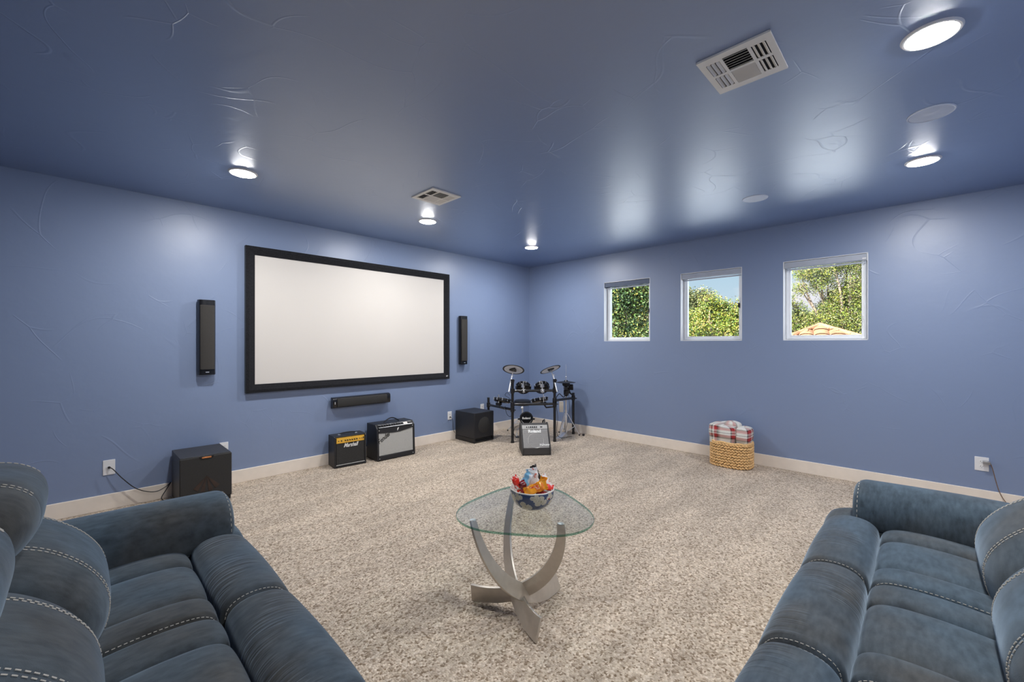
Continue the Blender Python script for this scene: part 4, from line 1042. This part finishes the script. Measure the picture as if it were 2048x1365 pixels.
def sofa(name, label, loc, mapf, SW, arm_end, bshift):
    S_ = thing(name, label, 'sofa', loc, group='blue-grey reclining sofas')
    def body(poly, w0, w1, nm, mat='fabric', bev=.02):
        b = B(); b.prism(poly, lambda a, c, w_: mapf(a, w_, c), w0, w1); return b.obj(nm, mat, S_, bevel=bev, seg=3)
    Wt = 3*SW; q = SW/.622
    body([(-.30, .05), (.50, .05), (.50, .30), (.10, .32), (-.30, .40)], .0, Wt, 'base_frame', bev=.01)
    body([(-.38, .06), (-.28, .06), (-.26, .60), (-.34, .92), (-.38, .92), (-.40, .60)], -.02, Wt, 'back_panel', bev=.02)
    for i in range(3):
        w0, w1 = i*SW+.006, (i+1)*SW-.006; bs = bshift[i]
        LM = [(a+bs, c) for a, c in LUMB]; HD = [(a+bs, c) for a, c in HEAD]
        sc = [.150*q, .462*q]
        bd = bands(w0, w1, sc, r=.028, deep=.012, puff=.006)
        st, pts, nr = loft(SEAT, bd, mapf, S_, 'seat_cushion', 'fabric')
        for ww in (w0+.007, w1-.007): stitches(st, pts, nr, 8, 34, ww, off_at(bd, ww), mapf, lift=.0012)
        bd = bands(w0, w1, [], r=.035, puff=.008)
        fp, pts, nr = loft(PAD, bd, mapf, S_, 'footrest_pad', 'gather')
        for ww in (w0+.009, w1-.009): stitches(fp, pts, nr, 6, 44, ww, off_at(bd, ww), mapf, lift=.0012)
        bd = soft(w0-.004, w1+.004, sc, .25, .085)
        lm, pts, nr = loft(LM, bd, mapf, S_, 'lumbar_cushion', 'fabric')
        for ww in (w0+sc[0], w0+sc[1]):
            for e_ in (-.009, .009): stitches(lm, pts, nr, 14, 54, ww+e_, off_at(bd, ww+e_), mapf, lift=.0012, ln=.010, gap=.006, rad=.0017)
        bd = soft(w0-.004, w1+.004, sc, .25, .090)
        hd, pts, nr = loft(HD, bd, mapf, S_, 'headrest', 'fabric')
        for ww in (w0+sc[0], w0+sc[1]):
            for e_ in (-.009, .009): stitches(hd, pts, nr, 26, 50, ww+e_, off_at(bd, ww+e_), mapf, lift=.0012, ln=.010, gap=.006, rad=.0017)
    # rolled arm: profile in (w, z) lofted along d
    ARM = [(-.305, .48), (-.30, .57), (-.262, .625), (-.19, .652), (-.105, .644), (-.035, .602), (.000, .53), (-.004, .45), (-.05, .42), (-.18, .41), (-.27, .43)]
    am = lambda a, d_, z: mapf(d_, a, z)
    ds = []; rr_ = .06
    for j in range(12): aa = rr_*(1-cos(pi/2*j/11)); ds.append((arm_end-aa, rr_-sqrt(max(0, rr_**2-(rr_-aa)**2))))
    nd = 60; L_ = arm_end-rr_+.30
    for j in range(1, nd):
        d_ = arm_end-rr_ - L_*j/nd; ds.append((d_, -.006*sin(pi*j/nd)+.03*max(0, (j/nd-.66)/.34)**2))
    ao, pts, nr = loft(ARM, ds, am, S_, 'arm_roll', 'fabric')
    b = B()
    so = off_at(sorted(ds), arm_end-.022)
    for i in range(8, 46):
        if i % 2: continue
        p, q_ = pts[i]-nr[i]*(so-.001), pts[i+1]-nr[i+1]*(so-.001)
        b.cyl(am(p.x, arm_end-.022, p.y), am(q_.x, arm_end-.022, q_.y), .0015, n=6)
    tag(b.obj('stitching', 'thread', ao), 'cream contrast stitching')
    ae = arm_end-.02
    body([(-.36, .05), (ae, .05), (ae, .45), (-.30, .45), (-.38, .43)], -.27, -.012, 'arm_side', bev=.03)
    FB = [(ae-.10, .30), (ae-.08, .43), (ae-.03, .470), (ae+.025, .465), (.572, .42), (.590, .30), (.588, .12), (.55, .06), (.45, .07), (ae-.10, .15)]
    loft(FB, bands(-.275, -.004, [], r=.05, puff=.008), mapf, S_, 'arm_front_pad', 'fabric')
    for w_ in (-.2, Wt-.06):
        for d_ in (-.28, .42): B().cyl(mapf(d_, w_, 0), mapf(d_, w_, .055), .022, n=14).obj('foot', 'black', S_)
    return S_
sofa('reclining_sofa', 'blue-grey reclining sofa on the left with its rolled arm towards the screen wall', (0, 2.400, 0), lambda d_, w_, z: Vector((d_, -w_, z)), .648, .535, (0, -.030, -.030))
sofa('reclining_sofa', 'blue-grey reclining sofa on the right with its rolled arm towards the window wall', (2.855, -.19, 0), lambda d_, w_, z: Vector((-w_, d_, z)), .668, .462, (-.040, -.036, -.036))

# ------------------------------------------------------------------ outside: ground, tiled roof, oaks
GZ = -3.4
o = B().box((-40, -60, GZ-.2), (90, 70, GZ)).obj('ground', 'ground', None, smooth=False); tag(o, 'unseen ground made pale to bounce sun onto the ceiling', 'ground', kind='structure')  # out of view; added as a bright reflector for the ceiling glare
def out(px, py, D): return _F*D + _R*((px-1024)/FPX*D) + Vector((0, 0, CAM_H-(py-688)/FPX*D))
RD = 18.0; pk = out(1640, 653, RD)
t = thing('tiled_roof', 'terracotta tiled hip roof peak seen low in the right window', 'roof', (pk.x, pk.y, 0))
pz = pk.z; hs = 3.4; drop = 1.5
rz_ = radians(12)
for f in range(4):
    R4 = Matrix.Rotation(rz_+f*pi/2, 4, 'Z'); b = B(); nrow, ncol = 7, 13
    for i in range(nrow):
        f0, f1 = i/nrow, (i+1)/nrow+.02
        for j in range(ncol):
            u0, u1 = -1+2*j/ncol, -1+2*(j+1)/ncol; um = (u0+u1)/2
            y0, y1 = um*hs, um*hs
            if abs(um) > f1: continue
            cw = hs/ncol*2
            seg = []
            for (ff, lift_) in ((f0, .0), (min(f1, 1), .045)):
                if abs(um) > ff+.04: ff = abs(um)-.02
                for kx in range(6):
                    a = pi*kx/5
                    seg.append(R4 @ Vector((ff*hs, um*hs+cw*.5*cos(a), pz-ff*drop+.10*sin(a)+lift_)))
            b.verts(seg, [(kx, kx+1, 7+kx, 6+kx) for kx in range(5)])
    b.verts([R4 @ Vector((0, 0, pz-.01)), R4 @ Vector((hs, -hs, pz-drop-.01)), R4 @ Vector((hs, hs, pz-drop-.01)), R4 @ Vector((hs, hs, pz-drop-.18)), R4 @ Vector((hs, -hs, pz-drop-.18))], [(0, 1, 2), (1, 4, 3, 2)])
    b.obj('tile_slope', 'tile', t)
    b = B()
    for i in range(11):
        f0 = i/11; p0 = R4 @ Vector((f0*hs, f0*hs, pz-f0*drop+.07)); p1 = R4 @ Vector(((f0+.1)*hs, (f0+.1)*hs, pz-(f0+.1)*drop+.05))
        b.cyl(p0, p1, .085, .11, n=10)
    b.obj('ridge_tiles', 'tile', t)
    q = R4 @ Vector((hs*.85, hs*.85, 0)); B().box((q.x-.15, q.y-.15, GZ), (q.x+.15, q.y+.15, pz-drop*.85-.1)).obj('post', 'stucco', t)
B().ball((0, 0, pz+.05), .16, (1, 1, .7)).obj('peak_cap', 'tile', t)

PAL = {'sunny': [(.26, .33, .03), (.18, .29, .03), (.34, .36, .04), (.09, .17, .03), (.40, .30, .09), (.05, .10, .03)],
       'deep': [(.06, .14, .035), (.10, .20, .04), (.16, .22, .05), (.30, .28, .05), (.05, .10, .05)],
       'olive': [(.16, .20, .06), (.24, .26, .07), (.12, .16, .06), (.34, .28, .12), (.10, .14, .05)]}
def tree(label, base, blobs, pal, nleaf, leaf, seed, name='oak_tree'):
    random.seed(seed)
    t = thing(name, label, 'tree', (base.x, base.y, GZ), group='oaks outside the windows')
    O = Vector((base.x, base.y, GZ)); b = B()
    top = max(bl[0].z for bl in blobs); tz = min(bl[0].z for bl in blobs)-.8
    fork = Vector((0, 0, max(1.6, tz-GZ)))
    b.tube([(0, 0, 0), (.06, .02, fork.z*.5), tuple(fork)], lambda f: .26-.10*f, 10)
    for c, r in blobs:
        p = c-O; mid = fork.lerp(p, .5)+Vector((random.uniform(-.3, .3), random.uniform(-.3, .3), .2))
        b.tube([tuple(q) for q in catmull([tuple(fork), tuple(mid), tuple(p)], 5, False)], lambda f: .09*(1-f)+.015, 6)
        for q_ in range(5):
            dr = Vector((random.gauss(0, 1), random.gauss(0, 1), random.gauss(0, .8))).normalized()
            b.tube([tuple(p-dr*.05), tuple(p+dr*r*.5+Vector((0, 0, .05))), tuple(p+dr*r*.95)], lambda f: .022*(1-f)+.005, 5)
    b.obj('trunk', 'bark', t)
    vol = sum(r**2 for _, r in blobs); vs_, fs, cols = [], [], []
    for c, r in blobs:
        for q_ in range(int(nleaf*r**2/vol/9)):
            # a twig cluster of nine leaves
            dr = Vector((random.gauss(0, 1), random.gauss(0, 1), random.gauss(0, 1))).normalized()
            cl = c-O+dr*r*(random.random()**.38)*(1+.18*noise.noise(c*.9+dr*2.3)); cl.z = cl.z
            base_c = random.choice(pal); k_ = .75+.5*random.random()
            for _ in range(9):
                p = cl+Vector((random.gauss(0, leaf*1.7), random.gauss(0, leaf*1.7), random.gauss(0, leaf*1.4)))
                n1 = Vector((random.gauss(0, 1), random.gauss(0, 1), random.gauss(.4, 1))).normalized(); a1 = n1.orthogonal().normalized(); 
                a1 = (Matrix.Rotation(random.random()*6.28, 3, n1) @ a1); a2 = n1.cross(a1)
                L_ = leaf*(.7+.6*random.random()); i0 = len(vs_)
                vs_ += [p-a1*L_*.5, p+a2*L_*.26, p+a1*L_*.5, p-a2*L_*.26+n1*L_*.08]; fs.append((i0, i0+1, i0+2, i0+3))
                k_ *= .55; cols += [(base_c[0]*k_, base_c[1]*k_, base_c[2]*k_, 1)]*4; k_ /= .55
    me = bpy.data.meshes.new('foliage'); me.from_pydata(vs_, [], fs); me.materials.append(M['leaf'])
    ca = me.color_attributes.new('Col', 'FLOAT_COLOR', 'POINT'); ca.data.foreach_set('color', [x for c_ in cols for x in c_])
    fo = bpy.data.objects.new('foliage', me); COL.objects.link(fo); fo.parent = t
    return t
D1 = 15.0
tree('dense dark green oak filling the window nearest the corner', out(1255, 688, D1),
     [(out(1215+i*28+(j % 2)*12, 690-j*30, D1+random.Random(i*7+j).uniform(-.8, .8)), .62+.1*((i+j) % 3)) for i in range(-1, 4) for j in range(-1, 5)], PAL['deep'], 62000, .085, 1)
D2 = 20.0
tree('yellow-green oak low across the middle window', out(1440, 700, D2),
     [(out(px, py, D2+dd_), r) for px, py, r, dd_ in ((1370, 655, .6, 0), (1400, 650, .75, .5), (1440, 652, .8, 0), (1478, 650, .75, .4), (1500, 660, .8, 0), (1428, 622, .55, .3), (1448, 618, .42, .2), (1405, 632, .5, .4), (1474, 630, .5, -.2), (1485, 612, .35, .2), (1385, 668, .7, -.5), (1455, 668, .7, -.6), (1420, 605, .35, 0), (1350, 660, .7, 0), (1490, 676, .6, -.8))], PAL['sunny'], 42000, .085, 2)
D3 = 25.0
tree('dull green oak further off, rising at the left of the middle window', out(1385, 690, D3),
     [(out(px, py, D3), r) for px, py, r in ((1372, 605, .75), (1385, 622, .7), (1412, 600, .55), (1425, 610, .5), (1400, 592, .45), (1360, 625, .9), (1345, 600, .8), (1380, 650, 1.0), (1372, 590, .4), (1470, 655, 1.0), (1435, 640, .7))], PAL['olive'], 26000, .10, 3)
D4 = 23.0
tree('large spreading oak behind the roof peak in the right window', out(1680, 700, D4),
     [(out(px, py, D4+dd_), r) for px, py, r, dd_ in ((1600, 655, .8, 0), (1590, 620, .5, .3), (1572, 600, .45, 0), (1620, 545, .55, .2), (1600, 548, .35, 0), (1640, 540, .7, 0), (1670, 530, .7, .3), (1618, 640, .4, 0),
      (1634, 574, .42, 0), (1600, 578, .36, 0), (1655, 562, .40, .1), (1652, 622, .5, 0), (1662, 606, .6, .2), (1672, 590, .5, 0), (1640, 645, .8, 0), (1680, 640, .9, 0), (1690, 600, .8, .3), (1700, 570, .65, 0), (1720, 590, .8, 0), (1715, 630, .9, 0), (1735, 560, .6, .4), (1700, 530, .55, 0), (1730, 535, .55, 0), (1690, 655, .9, 0), (1735, 660, 1., 0), (1605, 640, .6, 0), (1580, 665, .8, 0), (1720, 515, .6, 0), (1660, 512, .5, 0), (1750, 600, .9, 0), (1560, 640, .7, 0), (1700, 500, .6, .2))], PAL['sunny'][:3]+PAL['olive'], 76000, .080, 5)
